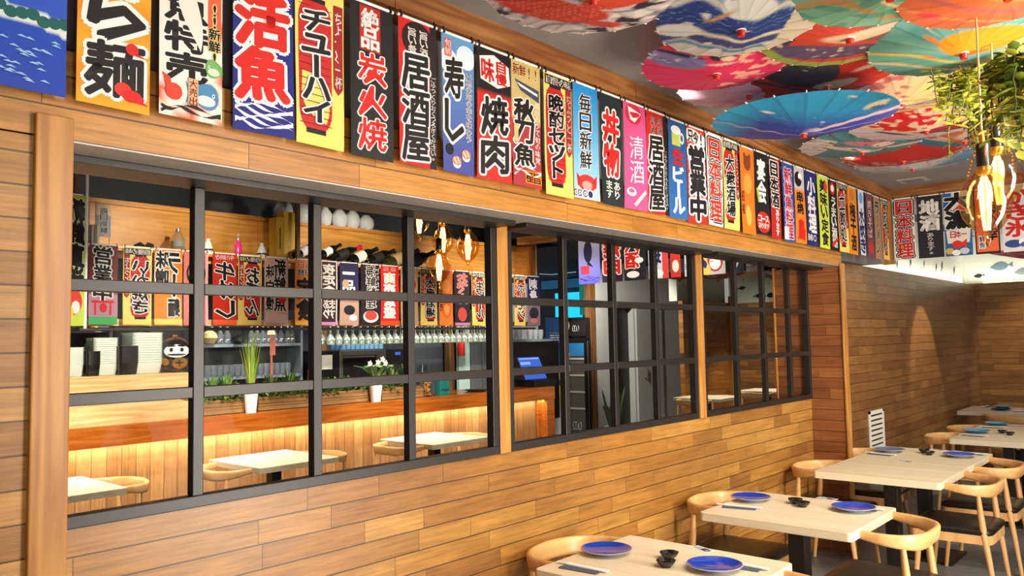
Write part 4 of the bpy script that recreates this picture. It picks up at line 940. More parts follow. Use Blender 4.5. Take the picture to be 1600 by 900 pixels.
def a_blue(x, y):
    a = Art(x, y, (40, 150, 200)); a.put(np.clip((.25 - y) / .7, 0, 1) * .95, (52, 62, 158)); a.put(np.clip((-.5 - x) / .4, 0, 1), (40, 176, 224)); a.put(np.clip((x - .6) / .4, 0, 1) * (y < .2), (84, 90, 170))
    f = y + .55 - .62 * np.clip(x - .15, 0, 1) - .03 * np.sin(x * 30); a.put(np.minimum((f + .12) / .04, (.1 - f) / .04).clip(0, 1) * np.clip((x + .05) / .15, 0, 1), (214, 190, 196)); a.disc(.58, .28, .16, .2, (206, 206, 170)); a.disc(.62, .16, .12, .1, (60, 96, 140)); a.disc(.75, .3, .1, .16, (60, 130, 160)); a.spots(26, 4, .01, .028, (226, 226, 240), -.3, -.3, .6, .6); a.disc(-.55, .05, .1, .045, (240, 240, 244), -10); a.disc(.2, .72, .07, .04, (240, 214, 170)); a.disc(.1, -.2, .05, .03, (240, 240, 240)); a.band(y + .05 * np.sin(x * 25), -.93, -.84, (190, 170, 196), .03); return a.c
def a_cream(x, y):
    a = Art(x, y, (240, 202, 140)); a.put(np.clip(-x, 0, 1) * .9, (226, 176, 170)); a.mottle(8, 5, (206, 110, 100), .62, .1); a.put((x > .1) * (y > -.2) * .8, (242, 206, 136)); a.band(y + .05 * np.sin(x * 14), -.75, -.5, (150, 160, 160), .06); a.band(np.hypot(x - .05, (y + .75) * 1.2), .48, .56, (206, 140, 80), .03); a.put(np.clip((-.55 - x) / .2, 0, 1) * (y < .1), (140, 150, 190)); a.spots(4, 7, .06, .1, (222, 90, 90), .2, .7, .6, .3); return a.c
def a_maple(x, y):
    a = Art(x, y, (240, 206, 166)); m = np.clip((vn(x, y, 10, 6) - .42) / .06, 0, 1) * (np.hypot((x + .55) / .55, (y - .1) / .75) < 1); a.put(m, (222, 40, 46)); a.put(np.clip((vn(x, y, 8, 9) - .66) / .05, 0, 1) * (y < .1) * (x > -.2), (222, 90, 100)); a.disc(.42, -.42, .5, .34, (176, 54, 66), 8); a.disc(.55, -.3, .07, .05, (90, 60, 80)); a.put((y < -.72) * 1., (222, 206, 204)); a.disc(-.3, -.8, .3, .1, (96, 74, 130)); return a.c
def a_tealface(x, y):
    a = Art(x, y, (86, 140, 142)); a.disc(-.05, .05, .46, .16, (206, 120, 130), 12); a.disc(.22, -.05, .2, .17, (232, 200, 176)); a.disc(.14, -.12, .05, .04, (50, 40, 40)); a.band(y + .35 + .05 * np.sin(x * 9), -.2, .08, (222, 196, 190), .05); a.put((x < -.55) * (y < .0), (216, 204, 190)); a.mottle(9, 4, (120, 90, 90), .74); return a.c
def a_redring(x, y):
    a = Art(x, y, (200, 52, 48)); r = np.hypot(x, y); a.band(r, .80, 1.01, (226, 160, 146), .04); a.put(np.clip((vn(x, y, 22, 3) - .55) / .05, 0, 1) * (r > .8), (190, 60, 56)); a.put(np.clip((vn(x, y, 20, 5) - .5) / .05, 0, 1) * (np.hypot((x - .2) / .6, (y + .35) / .3) < 1), (228, 170, 150)); return a.c
def a_white(x, y):
    a = Art(x, y, (214, 212, 206)); a.put(np.clip((vn(x, y, 12, 8) - .7) / .05, 0, 1), (176, 130, 180)); a.put(np.clip((x - .3) / .3, 0, 1) * (y > -.2) * .8, (70, 150, 186)); return a.c
def a_green(x, y):
    a = Art(x, y, (120, 184, 154)); f = y * 2 + np.sin(x * 4) * .6; a.band(f, -.5, .0, (190, 150, 96), .1); a.band(f, .5, .8, (226, 206, 180), .1); a.mottle(5, 2, (90, 160, 140), .6); a.band(y + .08 * np.sin(x * 6), -.95, -.86, (90, 84, 84), .03); return a.c
def a_orange(x, y):
    a = Art(x, y, (214, 112, 74)); f = y + .3 * x; a.band(f, -.1, .1, (176, 96, 110), .1); a.band(f, .3, .5, (236, 150, 90), .1); a.band(f, -.5, -.36, (236, 170, 110), .1); a.disc(-.45, -.3, .16, .1, (222, 70, 90)); return a.c
def a_orange2(x, y):
    a = Art(x, y, (206, 110, 70)); a.mottle(4, 7, (226, 190, 170), .62, .08); a.put((y < -.5) * (x > -.8), (66, 140, 166)); a.put((x < -.7) * 1., (150, 84, 84)); a.disc(.1, -.62, .14, .06, (226, 226, 220)); return a.c
def a_purple(x, y):
    a = Art(x, y, (140, 44, 116)); a.mottle(6, 3, (190, 90, 150), .6); a.mottle(8, 4, (60, 30, 60), .7); return a.c
def a_pink2(x, y):
    a = Art(x, y, (222, 150, 166)); a.mottle(8, 3, (206, 80, 110), .6); return a.c
def parasol(label, tip, R, art, depth=.12, tilt=0., ribs=20, tilt2=0.):
    t = thing('paper_parasol', label, 'parasol', tip, 0, 'parasols hung under the ceiling')
    b = MB(); NA, NR = 160, 34; V, xs, ys = [], [], []
    for i in range(NR + 1):
        q = i / NR
        for j in range(NA):
            a = 2 * PI * j / NA
            ph = (a * ribs / (2 * PI)) % 1.0; sc = 1 - .009 * q * math.sin(PI * ph)
            rr = R * max(q, .02) * sc; x, y = math.cos(a) * q * sc, math.sin(a) * q * sc
            z = depth * (q ** 1.12) + .0025 * q * math.sin(PI * ph) + .018
            X, Y = rr * math.cos(a), rr * math.sin(a); z += tilt * Y + tilt2 * X
            p = HX * X + HY * Y; V.append((p[0], p[1], z)); xs.append(x); ys.append(y)
    Fc = [(i * NA + j, (i + 1) * NA + j, (i + 1) * NA + (j + 1) % NA, i * NA + (j + 1) % NA) for i in range(NR) for j in range(NA)]
    xs, ys = np.array(xs), np.array(ys); c = art(xs, ys)
    rib = np.abs(((np.arctan2(ys, xs) * ribs / (2 * PI)) % 1.0) - 0.0); rib = np.minimum(rib, 1 - rib)
    c = c * (1 - .30 * np.clip(1 - rib / .06, 0, 1) * np.clip(np.hypot(xs, ys) * 1.4, 0, 1))[:, None]
    b.add(V, Fc, 0, c); b.k = 1
    for k in range(ribs):
        a = 2 * PI * k / ribs; X, Y = R * 1.002 * math.cos(a), R * 1.002 * math.sin(a); p = HX * X + HY * Y; z = depth + .018 + tilt * Y + tilt2 * X
        b.tube([(p[0] * .97, p[1] * .97, z + .001), (p[0] * 1.02, p[1] * 1.02, z + .004)], .0035, 6)
    b.build('canopy', [M_CANOPY, M_WHITEP], t, True, angle=180)
    b = MB(); b.lathe([(.030, .052), (.032, .046), (.019, .020), (.0, .020)], 14); b.build('collar', M_WHITEP, t, True)
    b = MB(); b.lathe([(0, 0), (.013, .0), (.0165, .022), (0, .022)], 14); b.build('tip', M_RED, t, True)
    b = MB(); b.tube([(0, 0, .03), (0, 0, 3.03 - tip[2])], .006, 8); b.build('shaft', M_CHAIR, t, True)
    return t
PAR = [ # tip pixel, radius in pixels, tip height, print, depth, tilt, shift of the print
 ((927, 9), 165, 2.78, a_koi, .06, .10, (1.4, .55), 'red carp parasol on the far left of the ceiling cluster'),
 ((1062, -38), 125, 2.84, a_koi2, .055, .14, (2., 1.3), 'orange carp parasol cut by the top edge'),
 ((1158, 57), 120, 2.765, a_wave, .055, .12, (1.2, .15), 'navy and white sea wave parasol above the pink one'),
 ((1120, 124), 106, 2.80, a_pinklady, .055, .07, (1.35, -.3), 'bright pink parasol with a reclining lady in a lilac robe'),
 ((1171, 155), 100, 2.85, a_sakura, .05, .05, (1.5, -.5), 'pale pink cherry blossom parasol left of the blue one'),
 ((1293, 142), 108, 2.82, a_redfan, .055, .065, (1.3, -.25), 'red and charcoal parasol with a cream fan'),
 ((1328, 69), 130, 2.795, a_multi, .055, .13, (1.1, .05), 'patchwork red and brown parasol with a green rim'),
 ((1506, 92), 126, 2.75, a_teal, .06, .11, (1.1, -.1), 'teal parasol with a big orange sun'),
 ((1256, 216), 127, 2.64, a_blue, .062, .0, (1.7, -.72), 'deep blue parasol hanging lowest over the banners'),
 ((1410, 170), 104, 2.80, a_cream, .06, .04, (1.5, -.5), 'cream parasol with a small bridge and blossom'),
 ((1448, 210), 104, 2.84, a_maple, .055, .05, (1.4, -.35), 'cream parasol with red maple leaves'),
 ((1348, 243), 84, 2.865, a_tealface, .055, .03, (1.5, -.5), 'muted teal parasol with a pink fan dancer'),
 ((1412, 257), 82, 2.885, a_redring, .05, .03, (1., 0.), 'red parasol with a patterned pale rim'),
 ((1427, 268), 78, 2.91, a_white, .05, .02, (1., 0.), 'white parasol farthest along the ceiling'),
 ((1391, 2), 136, 2.775, a_green, .055, .12, (1.4, .55), 'sea green and tan parasol at the top edge'),
 ((1575, 2), 146, 2.745, a_orange, .055, .12, (1.4, .55), 'burnt orange parasol in the top right corner'),
 ((1508, 226), 78, 2.90, a_orange2, .055, .04, (1.3, -.3), 'orange and blue parasol behind the bulb sockets'),
 ((1600, 212), 60, 2.90, a_purple, .05, .04, (1., 0.), 'purple parasol at the right edge behind the vines'),
]
for (uv, rp, z, art, dp, tl, sf, lab) in PAR:
    p = AZ(uv[0], uv[1], z - .0); R_ = 1.09 * rp / FPX * DEP(p) ; parasol(lab, tuple(p), R_, (lambda x, y, f=art, q=sf: f(x, y * q[0] + q[1])), dp * R_ / .32, tl)
p = AY(1612, 408, 11.0); parasol('pink parasol hanging in the alcove at the right edge', tuple(p), .42, a_pink2, .1, .0)
for j, (u, v, art, lab) in enumerate(((1062, 440, a_redring, 'red and white parasol beyond the second window'), (1122, 440, a_multi, 'patterned parasol beyond the third window, left of its group'), (1162, 437, a_cream, 'cream parasol beyond the third window, middle of its group'), (1205, 436, a_wave, 'pale parasol beyond the third window, right of its group'))):
    p = AY(u, v, 9.0 + 1.0 * j); parasol(lab, tuple(p), .36, art, .08, 0)
# access panel in the ceiling
pv = AZ(1427, 281, 3.03)
b = MB(); b.box((-.11, -.11, -.006), (.11, .11, 0)); g = b.build('ceiling_hatch', mat('grey_hatch', (176, 174, 168), .6), None, loc=(pv[0], pv[1], 3.029), bevel=.002)
tag(g, 'small square white hatch in the grey ceiling beyond the parasols', 'hatch')
b = MB(); b.box((-.075, -.075, -.009), (.075, .075, -.005)); b.build('inner_panel', mat('grey_hatch_inner', (132, 132, 126), .6), g)
# ------------------------------------------------------------------ big amber filament bulbs on cords, and the hanging vines
GLOWF = glow('filament_glow', (255, 206, 124), 22.0)
def make_bulb(label, p, scale, group, power, cordtop=3.03):
    """P is the middle of the glass"""
    t = thing('pendant_bulb', label, 'pendant lamp', tuple(p), 0, group); s = scale
    b = MB(); b.lathe([(.0, -.140), (.010, -.140), (.012, -.132), (.010, -.122), (.020, -.112), (.048, -.085), (.072, -.050), (.0825, -.008), (.079, .030), (.066, .066), (.046, .092), (.030, .104), (.024, .112)], 36, cap=False)
    b.build('glass_bulb', M_AMBERG, t, True).scale = (s, s, s)
    b = MB()
    for k in range(4):
        a = PI / 4 + k * PI / 2; r0, r1 = .008, .016
        b.tube([(r0 * math.cos(a), r0 * math.sin(a), .085), (r1 * math.cos(a), r1 * math.sin(a), .02), (r1 * .9 * math.cos(a), r1 * .9 * math.sin(a), -.04), (r0 * math.cos(a), r0 * math.sin(a), -.095)], .0042, 6)
    b.build('filament', GLOWF, t, True).scale = (s, s, s)
    b = MB(); b.lathe([(.018, .094), (.026, .106), (.027, .120), (.018, .124)], 20); b.tube([(0, 0, .1), (0, 0, -.1)], .0022, 6); b.lathe([(.0, -.152), (.006, -.15), (.007, -.138), (0, -.138)], 8); b.build('bulb_cap', M_GOLD, t, True).scale = (s, s, s)
    b = MB(); b.lathe([(.020, .118), (.0215, .122), (.0215, .196), (.018, .202), (0, .202)], 20); b.build('socket', M_BLACKP, t, True).scale = (s, s, s)
    b = MB(); b.lathe([(.008, .2), (.010, .205), (.008, .245), (.003, .25)], 12); b.tube([(-.026, 0, .232), (.026, 0, .232)], .003, 6); b.build('cord_grip', M_GOLD, t, True).scale = (s, s, s)
    b = MB(); b.tube([(0, 0, .24 * s), (.003, 0, .6 * s), (0, 0, cordtop - p[2])], .0032, 8); b.build('cord', mat('beige_cord', (196, 170, 130), .6), t, True)
    d = bpy.data.lights.new('bulb_light', 'POINT'); d.energy = power; d.color = (1, .66, .30); d.shadow_soft_size = .03
    o = bpy.data.objects.new('bulb_light', d); COL.objects.link(o); o.parent = t; o.location = (0, 0, -.01)
    return t
P1 = CAM + ray(1540, 316) * 2.72; P2 = CAM + ray(1560, 280) * 3.02
make_bulb('glowing amber bulb nearest the camera on the right', P1, 1.0, 'amber bulbs in the dining room', 11)
make_bulb('glowing amber bulb behind the nearest one, under the vine', P2, 1.0, 'amber bulbs in the dining room', 11)
P3 = CAM + ray(1638, 168) * 2.5
make_bulb('amber bulb cut by the right edge, among the bright leaves', P3, 1.0, 'amber bulbs in the dining room', 11)
for (u, v, t_, lab) in ((655, 344, 5.75, 'amber bulb on the bar side cut by the window top'), (692, 374, 5.8, 'amber bulb on the bar side, middle one behind the lowest'), (686, 417, 5.6, 'lowest amber bulb on the bar side'), (731, 385, 5.75, 'amber bulb on the bar side beside the wooden window post')):
    make_bulb(lab, CAM + ray(u, v) * t_, 1.0, 'amber bulbs on the bar side', 3, 3.5)
# bead chain looped round the near bulbs
def beads(label, pts):
    b = MB(); P = [np.array(p) for p in pts]; L = 0; out = []
    for a, c in zip(P[:-1], P[1:]):
        n = max(1, int(np.linalg.norm(c - a) / .0115))
        out += [a + (c - a) * i / n for i in range(n)]
    for p in out: b.lathe([(0, -.004), (.0035, -.002), (.0042, 0), (.0035, .002), (0, .004)], 8, c=p)
    return tag(b.build('bead_chain', M_GOLD, None, True), label, 'bead chain', 'gold bead chains')
beads('gold bead chain hanging on the left of the near bulb', [P1 + np.array([-.024, 0, .229])] + [CAM + ray(u, v) * 2.74 for u, v in ((1521, 244), (1520, 240), (1517, 258), (1512, 274), (1513, 278))])
beads('gold bead chain hanging on the right of the bulbs', [P2 + np.array([.024, 0, .229])] + [CAM + ray(u, v) * 3.0 for u, v in ((1568, 212), (1566, 210), (1575, 226), (1582, 244), (1583, 262), (1582, 274))])
# vines: leaves along drooping stems
LEAF = [((0, 0, 0), (.16, .42, .02), (0, 1, -.05), (-.16, .42, .02))]
def vine(label, roots, mats, n, drop, leaf, spread, seed):
    rs = random.Random(seed)
    t = thing('hanging_vine', label, 'hanging plant', roots[0], 0, 'trailing vines over the bulbs')
    o0 = np.array(roots[0]); st = MB(); lv = MB()
    for i in range(n):
        r = np.array(rs.choice(roots)) + np.array([rs.uniform(-spread, spread), rs.uniform(-spread, spread), rs.uniform(-.02, .02)]); L = rs.uniform(drop * .45, drop); p = r - o0; pts = [p.copy()]; dx, dy = rs.uniform(-.3, .3), rs.uniform(-.3, .3); ns = max(4, int(L / .028))
        for k in range(ns):
            q = k / ns; p = p + np.array([dx * (1 - q) * .028 + rs.uniform(-.006, .006), dy * (1 - q) * .028 + rs.uniform(-.006, .006), -.028 * (.45 + .55 * q)]); pts.append(p.copy())
            for s in range(2):
                a = rs.uniform(0, 2 * PI); el = rs.uniform(-.7, .35); l = leaf * rs.uniform(.65, 1.2); d = np.array([math.cos(a) * math.cos(el), math.sin(a) * math.cos(el), math.sin(el)]); sd = np.cross(d, [0, 0, 1]); sd /= np.linalg.norm(sd) + 1e-9; up = np.cross(sd, d)
                w = l * .27
                V = [p, p + d * l * .3 + sd * w * .8 + up * l * .05, p + d * l * .65 + sd * w * .85 + up * l * .05, p + d * l, p + d * l * .65 - sd * w * .85 + up * l * .05, p + d * l * .3 - sd * w * .8 + up * l * .05, p + d * l * .5 - up * l * .02]
                lv.add(V, [(0, 1, 6), (1, 2, 6), (2, 3, 6), (3, 4, 6), (4, 5, 6), (5, 0, 6)], rs.choice(range(len(mats))))
        st.tube(pts, .0022, 5)
    st.build('stems', mat('vine_stem', (104, 104, 46), .7), t, True)
    lv.build('leaves', mats, t, True, angle=180)['kind'] = 'stuff'
    return t
LG = [mat('leaf_green_fresh', (150, 166, 50), .45), mat('leaf_green_yellow', (176, 180, 62), .45), mat('leaf_green_mid', (104, 132, 44), .45)]
LD = [mat('leaf_green_dark', (66, 96, 36), .5), mat('leaf_green_deep', (50, 78, 34), .5), mat('leaf_green_olive', (92, 112, 46), .5)]
vine('bright trailing vine at the right edge with big yellow green leaves', [tuple(CAM + ray(u, v) * 2.45) for u, v in ((1584, 86), (1604, 88), (1572, 96), (1594, 100))], LG, 26, .42, .060, .05, 3)
vine('fresh green vine trailing left over the bulb cords', [tuple(CAM + ray(u, v) * 2.95) for u, v in ((1445, 112), (1475, 110), (1495, 110), (1515, 112), (1530, 112), (1505, 124))], LG, 24, .24, .050, .055, 5)
vine('dense dark green vine hanging behind the bulb cords', [tuple(CAM + ray(u, v) * 3.2) for u, v in ((1545, 98), (1560, 98), (1535, 110), (1570, 100))], LD, 80, .56, .028, .05, 8)
# ------------------------------------------------------------------ the bar as its mirror image, modelled behind the clear panes
CT = 1.085                                     # counter top height
t = thing('bar_counter', 'long amber topped bar counter with a pale board front and glowing strip', 'counter', (-4.6, 5.2, 0))
ox, oy = -4.6, 5.2
def L(x, y, z): return (x - ox, y - oy, z)
b = MB(); b.box(L(-5.0, 1.2, CT - .04), L(-4.33, 8.2, CT)); b.build('counter_top', M_AMBER, t, bevel=.003)
b = MB(); b.box(L(-4.33, 1.2, .925), L(-4.29, 8.2, CT)); b.build('fascia', M_AMBER, t, bevel=.003)
b = MB(); b.box(L(-4.5, 1.2, 0), L(-4.44, 8.0, .95)); b.build('front_boards', M_CEDAR, t)
b = MB(); b.box(L(-4.99, 8.04, 0), L(-4.296, 8.194, CT - .041)); b.box(L(-4.43, 7.98, 0), L(-4.40, 8.04, .924)); b.build('end_post', M_AMBER, t, bevel=.003)
b = MB(); b.box(L(-4.40, 1.2, .926), L(-4.37, 7.4, .936)); b.build('light_strip', glow('counter_strip_glow', (255, 206, 120), 14.0), t)
# pine case on the counter with the takeaway containers
p0, p1 = AX(95, 668, -4.36), AX(296, 652, -4.36); ztop = (AX(105, 590, -4.36)[2] + AX(295, 582, -4.36)[2]) / 2
ya, yb = 1.3, p1[1]
t = thing('pine_case', 'long pale pine case on the counter under the takeaway containers', 'wooden case', (-4.5, (ya + yb) / 2, CT))
w = (yb - ya) / 2; zm = (CT + ztop) / 2 - CT; zt = ztop - CT
for (za, zb) in ((0, zm - .004), (zm, zt - .018)):
    b = MB(); b.box((.12, -w, za), (.14, w, zb)); b.build('front_board', M_PINEB, t, bevel=.002)
b = MB(); b.box((-.25, -w, zt - .018), (.14, w, zt)); b.build('top_board', M_PINEB, t, bevel=.002)
b = MB(); b.box((-.25, w - .02, 0), (.12, w, zt - .018)); b.box((-.25, -w, 0), (.12, -w + .02, zt - .018)); b.build('end_boards', M_PINEB, t)
M_TRANS = clear('frosted_container_plastic', (230, 238, 226), .06, .3, diff=.6); M_BLKC = mat('black_container_plastic', (20, 20, 21), .3)
def container(h=.10, w=.062):
    b = MB(); R_ = []
    for (k, z) in ((.86, 0), (.88, .002), (1.0, h - .004), (1.05, h - .003), (1.05, h), (1.0, h), (.98, h - .006), (.86, .004)):
        R_.append([(x, y, z) for x, y in rrect(-w * k, -w * k, w * k, w * k, w * .3, 4)])
    return b.loft(R_)
for (u0, u1, vt, vb, X, M_, lab, nm) in ((95, 127, 543, 587, -4.55, M_TRANS, 'frosted takeaway tub in the leftmost stack on the pine case', 'frosted tubs, leftmost stack'), (131, 154, 549, 587, -4.5, M_BLKC, 'black takeaway tub in the shorter left stack', 'black tubs, left stack'), (138, 179, 528, 586, -4.58, M_TRANS, 'frosted takeaway tub in the middle frosted stack', 'frosted tubs, middle stack'), (180, 212, 541, 584, -4.5, M_BLKC, 'black takeaway tub in the stack beside the tallest frosted one', 'black tubs, right stack'), (196, 247, 520, 583, -4.58, M_TRANS, 'frosted takeaway tub in the tallest stack, next to the round doll', 'frosted tubs, tallest stack')):
    a, c = AX(u0, vb, X), AX(u1, vb, X); top = AX((u0 + u1) / 2, vt, X)[2]; wd = (c[1] - a[1]) / 2.05; n = max(6, min(13, int((top - ztop) / .022)))
    st = (top - ztop - .10) / max(1, n - 1); o0 = None
    for k in range(n):
        loc = (X, (a[1] + c[1]) / 2, ztop + .0005 + st * k)
        if o0 is None: o0 = container(.10, wd / 1.05).build('takeaway_container', M_, None, True, loc=loc, angle=50); tag(o0, lab, 'container', nm)
        else: q = o0.copy(); COL.objects.link(q); q.location = loc
# round black and gold daruma doll
pd = AX(273, 580, -4.52); r_ = (AX(299, 555, -4.52)[1] - AX(247, 555, -4.52)[1]) / 2
t = thing('daruma_doll', 'round black and gold papier mache doll with a white face', 'doll', (-4.52, pd[1], ztop + .001), -.5)
b = MB(); b.lathe([(0, 0)] + [(r_ * math.sin(a) * (1 if a < 2.4 else 1), r_ * 1.04 * (1 - math.cos(a))) for a in np.linspace(.5, PI, 22)], 32); b.build('body', mat('black_lacquer', (16, 15, 15), .15, coat=.6), t, True)
def patch(b, yc, zc, ry, rz_, lift=.004, n=20):
    C = np.array([0, 0, r_ * 1.02]); V = []
    for q in (0, .35, .7, 1):
        for j in range(n):
            a = 2 * PI * j / n; y, z = yc + ry * q * math.cos(a), zc + rz_ * q * math.sin(a); d = max(.0, r_ * r_ - y * y - ((z - r_ * 1.04) / 1.04) ** 2); V.append((math.sqrt(d) + lift, y, z))
    b.add(V, [(i * n + j, (i + 1) * n + j, (i + 1) * n + (j + 1) % n, i * n + (j + 1) % n) for i in range(3) for j in range(n)])
b = MB(); patch(b, .02, r_ * 1.25, r_ * .68, r_ * .38); b.build('face', mat('white_doll_face', (226, 218, 206), .5), t, True)
b = MB()
for s in (-1, 1): patch(b, .02 + s * r_ * .28, r_ * 1.32, r_ * .1, r_ * .12, .008); patch(b, .02 + s * r_ * .3, r_ * 1.56, r_ * .26, r_ * .07, .008)
patch(b, .02, r_ * 1.04, r_ * .5, r_ * .06, .008); b.build('eyes', M_BLACKP, t, True)
b = MB(); patch(b, .045, r_ * .55, r_ * .42, r_ * .34); patch(b, -.07, r_ * .62, r_ * .22, r_ * .22); b.build('gold_crest', M_GOLD, t, True)
b = MB(); patch(b, .045, r_ * .56, r_ * .26, r_ * .05, .008); patch(b, .045, r_ * .56, r_ * .05, r_ * .2, .008); b.build('crest_mark', M_BLACKP, t, True)
b = MB(); b.lathe([(0, 0), (.02, .0), (.026, .012), (.012, .02), (0, .02)], 12, (0, 0, r_ * 2.06)); b.build('knot', M_CEDAR, t, True)

# planters, pots, bottles and jars along the counter
def tuft(b, o0, n, h, spread, w, seed, mats=1, droop=.5, width=None):
    rs = random.Random(seed)
    for i in range(n):
        a = rs.uniform(0, 2 * PI); r = spread * rs.uniform(.2, 1); hh = h * rs.uniform(.6, 1); base = np.array(o0) + np.array([math.cos(a), math.sin(a), 0]) * w * rs.uniform(0, 1)
        tip = np.array(o0) + np.array([math.cos(a) * r, math.sin(a) * r, hh]); mid = (base + tip) / 2 + np.array([0, 0, hh * .18 * droop]); bw = (width or .006) * rs.uniform(.7, 1.2); sd = np.array([-math.sin(a), math.cos(a), 0]) * bw
        b.add([base - sd * .7, base + sd * .7, mid + sd, mid - sd, tip], [(0, 1, 2, 3), (3, 2, 4)], rs.randrange(mats))
def bush(b, o0, n, rx, ry, h, leaf, seed, mats=1):
    rs = random.Random(seed)
    for i in range(n):
        p = np.array(o0) + np.array([rs.uniform(-rx, rx), rs.uniform(-ry, ry), h * rs.random() ** 1.5]); a = rs.uniform(0, 2 * PI); el = rs.uniform(-.1, 1.0); d = np.array([math.cos(a) * math.cos(el), math.sin(a) * math.cos(el), math.sin(el)]); sd = np.cross(d, [0, 0, 1.]); sd /= np.linalg.norm(sd); l = leaf * rs.uniform(.6, 1.2)
        b.add([p, p + d * l * .5 + sd * l * .26, p + d * l, p + d * l * .5 - sd * l * .26], [(0, 1, 2, 3)], rs.randrange(mats))
FG = [mat('fern_green', (92, 132, 46), .5), mat('fern_dark', (56, 92, 36), .5), mat('fern_light', (140, 170, 84), .5)]
XP = -4.42
for i, (u0, u1, vb, lab) in enumerate(((290, 304, 650, 'small stretch of planter crate just right of the pine case'), (316, 382, 647, 'planter crate with ferns left of the tall grass pot'), (404, 487, 641, 'planter crate with ferns right of the tall grass pot'), (502, 577, 632, 'brown planter crate left of the white flower pot'), (597, 662, 624, 'planter crate with spiky leaves right of the white flower pot'))):
    if i == 0: continue
    a, c = AX(u0, vb, XP)[1], AX(u1, vb - 4, XP)[1]; w = (c - a) / 2
    t = thing('planter_crate', lab, 'planter', (XP - .07, (a + c) / 2, CT), 0, 'planters along the counter')
    for (za, zb) in ((.004, .063), (.067, .128)):
        b = MB(); b.box((.055, -w, za), (.07, w, zb)); b.box((-.07, -w, za), (-.055, w, zb)); b.box((-.055, -w, za), (.055, -w + .014, zb)); b.box((-.055, w - .014, za), (.055, w, zb)); b.build('board_ring', M_CRATE, t, bevel=.002)
    b = MB(); b.box((-.055, -w + .014, .004), (.055, w - .014, .11)); b.build('soil', mat('soil', (46, 34, 26), .9), t)
    b = MB(); bush(b, (0, 0, .105), 520, .075, w - .02, .13, .07, i, 3)
    if i != 3: tuft(b, (0, -w * .4, .11), 40, .24, .12, .02, i, 3, 1.2, .010); tuft(b, (0, w * .3, .11), 50, .27, .14, .02, i + 9, 3, 1.2, .010)
    f_ = b.build('foliage', FG, t); f_['kind'] = 'stuff'
def pot(name, lab, u, vb, vt, wt, wb, X, mat_):
    p = AX(u, vb, X); z = AX(u, vt, X)[2] - CT; s = DEP(p) / FPX
    t = thing(name, lab, 'potted plant', (p[0], p[1], CT))
    b = MB(); rt, rb = wt * s / 2, wb * s / 2; b.lathe([(0, 0), (rb, 0), (rt, z), (rt * .92, z), (rt * .88, z - .02), (0, z - .02)], 26); b.build('pot', mat_, t, True, angle=50)
    return t, z
t, z = pot('potted_grass', 'tall green grass in a white tapered pot on the counter', 392, 642, 611, 23, 16, -4.36, M_WHITEP)
b = MB(); tuft(b, (0, 0, z - .02), 130, .57, .13, .03, 4, 3, .35, .0055); b.build('grass_blades', [mat('grass_green', (126, 152, 52), .5), mat('grass_dark', (84, 118, 40), .5), mat('grass_pale', (170, 176, 84), .5)], t)['kind'] = 'stuff'
t, z = pot('potted_flower', 'white flowers with broad green leaves in a white pot on the counter', 587, 627, 598, 22, 15, -4.36, M_WHITEP)
b = MB(); rs = random.Random(2)
for a, l in ((.4, .2), (1.5, .24), (2.7, .2), (3.9, .26), (5.1, .2), (5.9, .16)):
    d = np.array([math.cos(a), math.sin(a), 0]); sd = np.array([-d[1], d[0], 0]); o_ = np.array([0, 0, z - .01])
    R_ = [(0, .01, 0), (.2, .045, .10), (.5, .075, .17), (.85, .05, .19), (1, .0, .17)]
    V = [o_ + d * l * q + sd * w_ * s + np.array([0, 0, h]) for q, w_, h in R_ for s in (-1, 1)]
    b.add(V, [(2 * i, 2 * i + 1, 2 * i + 3, 2 * i + 2) for i in range(4)])
b.build('leaves', mat('broad_leaf_green', (96, 134, 76), .4), t, True)
b = MB(); b.tube([(0, 0, z), (.02, .03, z + .15), (.03, .06, z + .24)], .004, 6); b.tube([(0, 0, z), (.02, -.03, z + .12), (.0, -.08, z + .2)], .004, 6); b.build('stalks', FG[0], t, True)
b = MB()
for c_ in ((.03, .06, z + .24), (.03, .0, z + .21), (.0, -.08, z + .2), (.03, .1, z + .2), (.02, -.03, z + .16)):
    for k in range(5):
        a = 2 * PI * k / 5; y_, z_ = math.cos(a), math.sin(a); cc = np.array(c_)
        b.add([cc, cc + np.array([.015, y_ * .02 - z_ * .012, z_ * .02 + y_ * .012]), cc + np.array([.01, y_ * .036, z_ * .036]), cc + np.array([.015, y_ * .02 + z_ * .012, z_ * .02 - y_ * .012])], [(0, 1, 2, 3)])
b.build('blossoms', mat('white_petal', (236, 232, 216), .6), t, True)
def bottle(name, lab, p, prof, parts, group=None, cat='bottle', n=20):
    """prof of the glass body; parts: (name, profile, material)"""
    t = thing(name, lab, cat, tuple(p), 0, group)
    for (nm, pr, m_) in parts:
        b = MB(); b.lathe(pr, n); b.build(nm, m_, t, True, angle=50)
    return t
def onc(u, v, X=-4.45, z=CT): p = AX(u, v, X); return (p[0], p[1], z)
M_DKRED = mat('dark_red_liquor', (120, 30, 20), .12, coat=.6); M_ORG = mat('orange_foil', (214, 96, 40), .4)
bottle('liquor_bottle', 'dark red liquor bottle with an orange neck, behind the planters', onc(483, 592, -4.72), None, [('body', [(0, 0), (.043, 0), (.047, .01), (.047, .15), (.03, .21), (.014, .25), (.014, .34), (0, .34)], M_DKRED), ('neck_foil', [(.0148, .25), (.0152, .35), (0, .352)], M_ORG), ('label_band', [(.0475, .05), (.0475, .12)], M_ORG)])
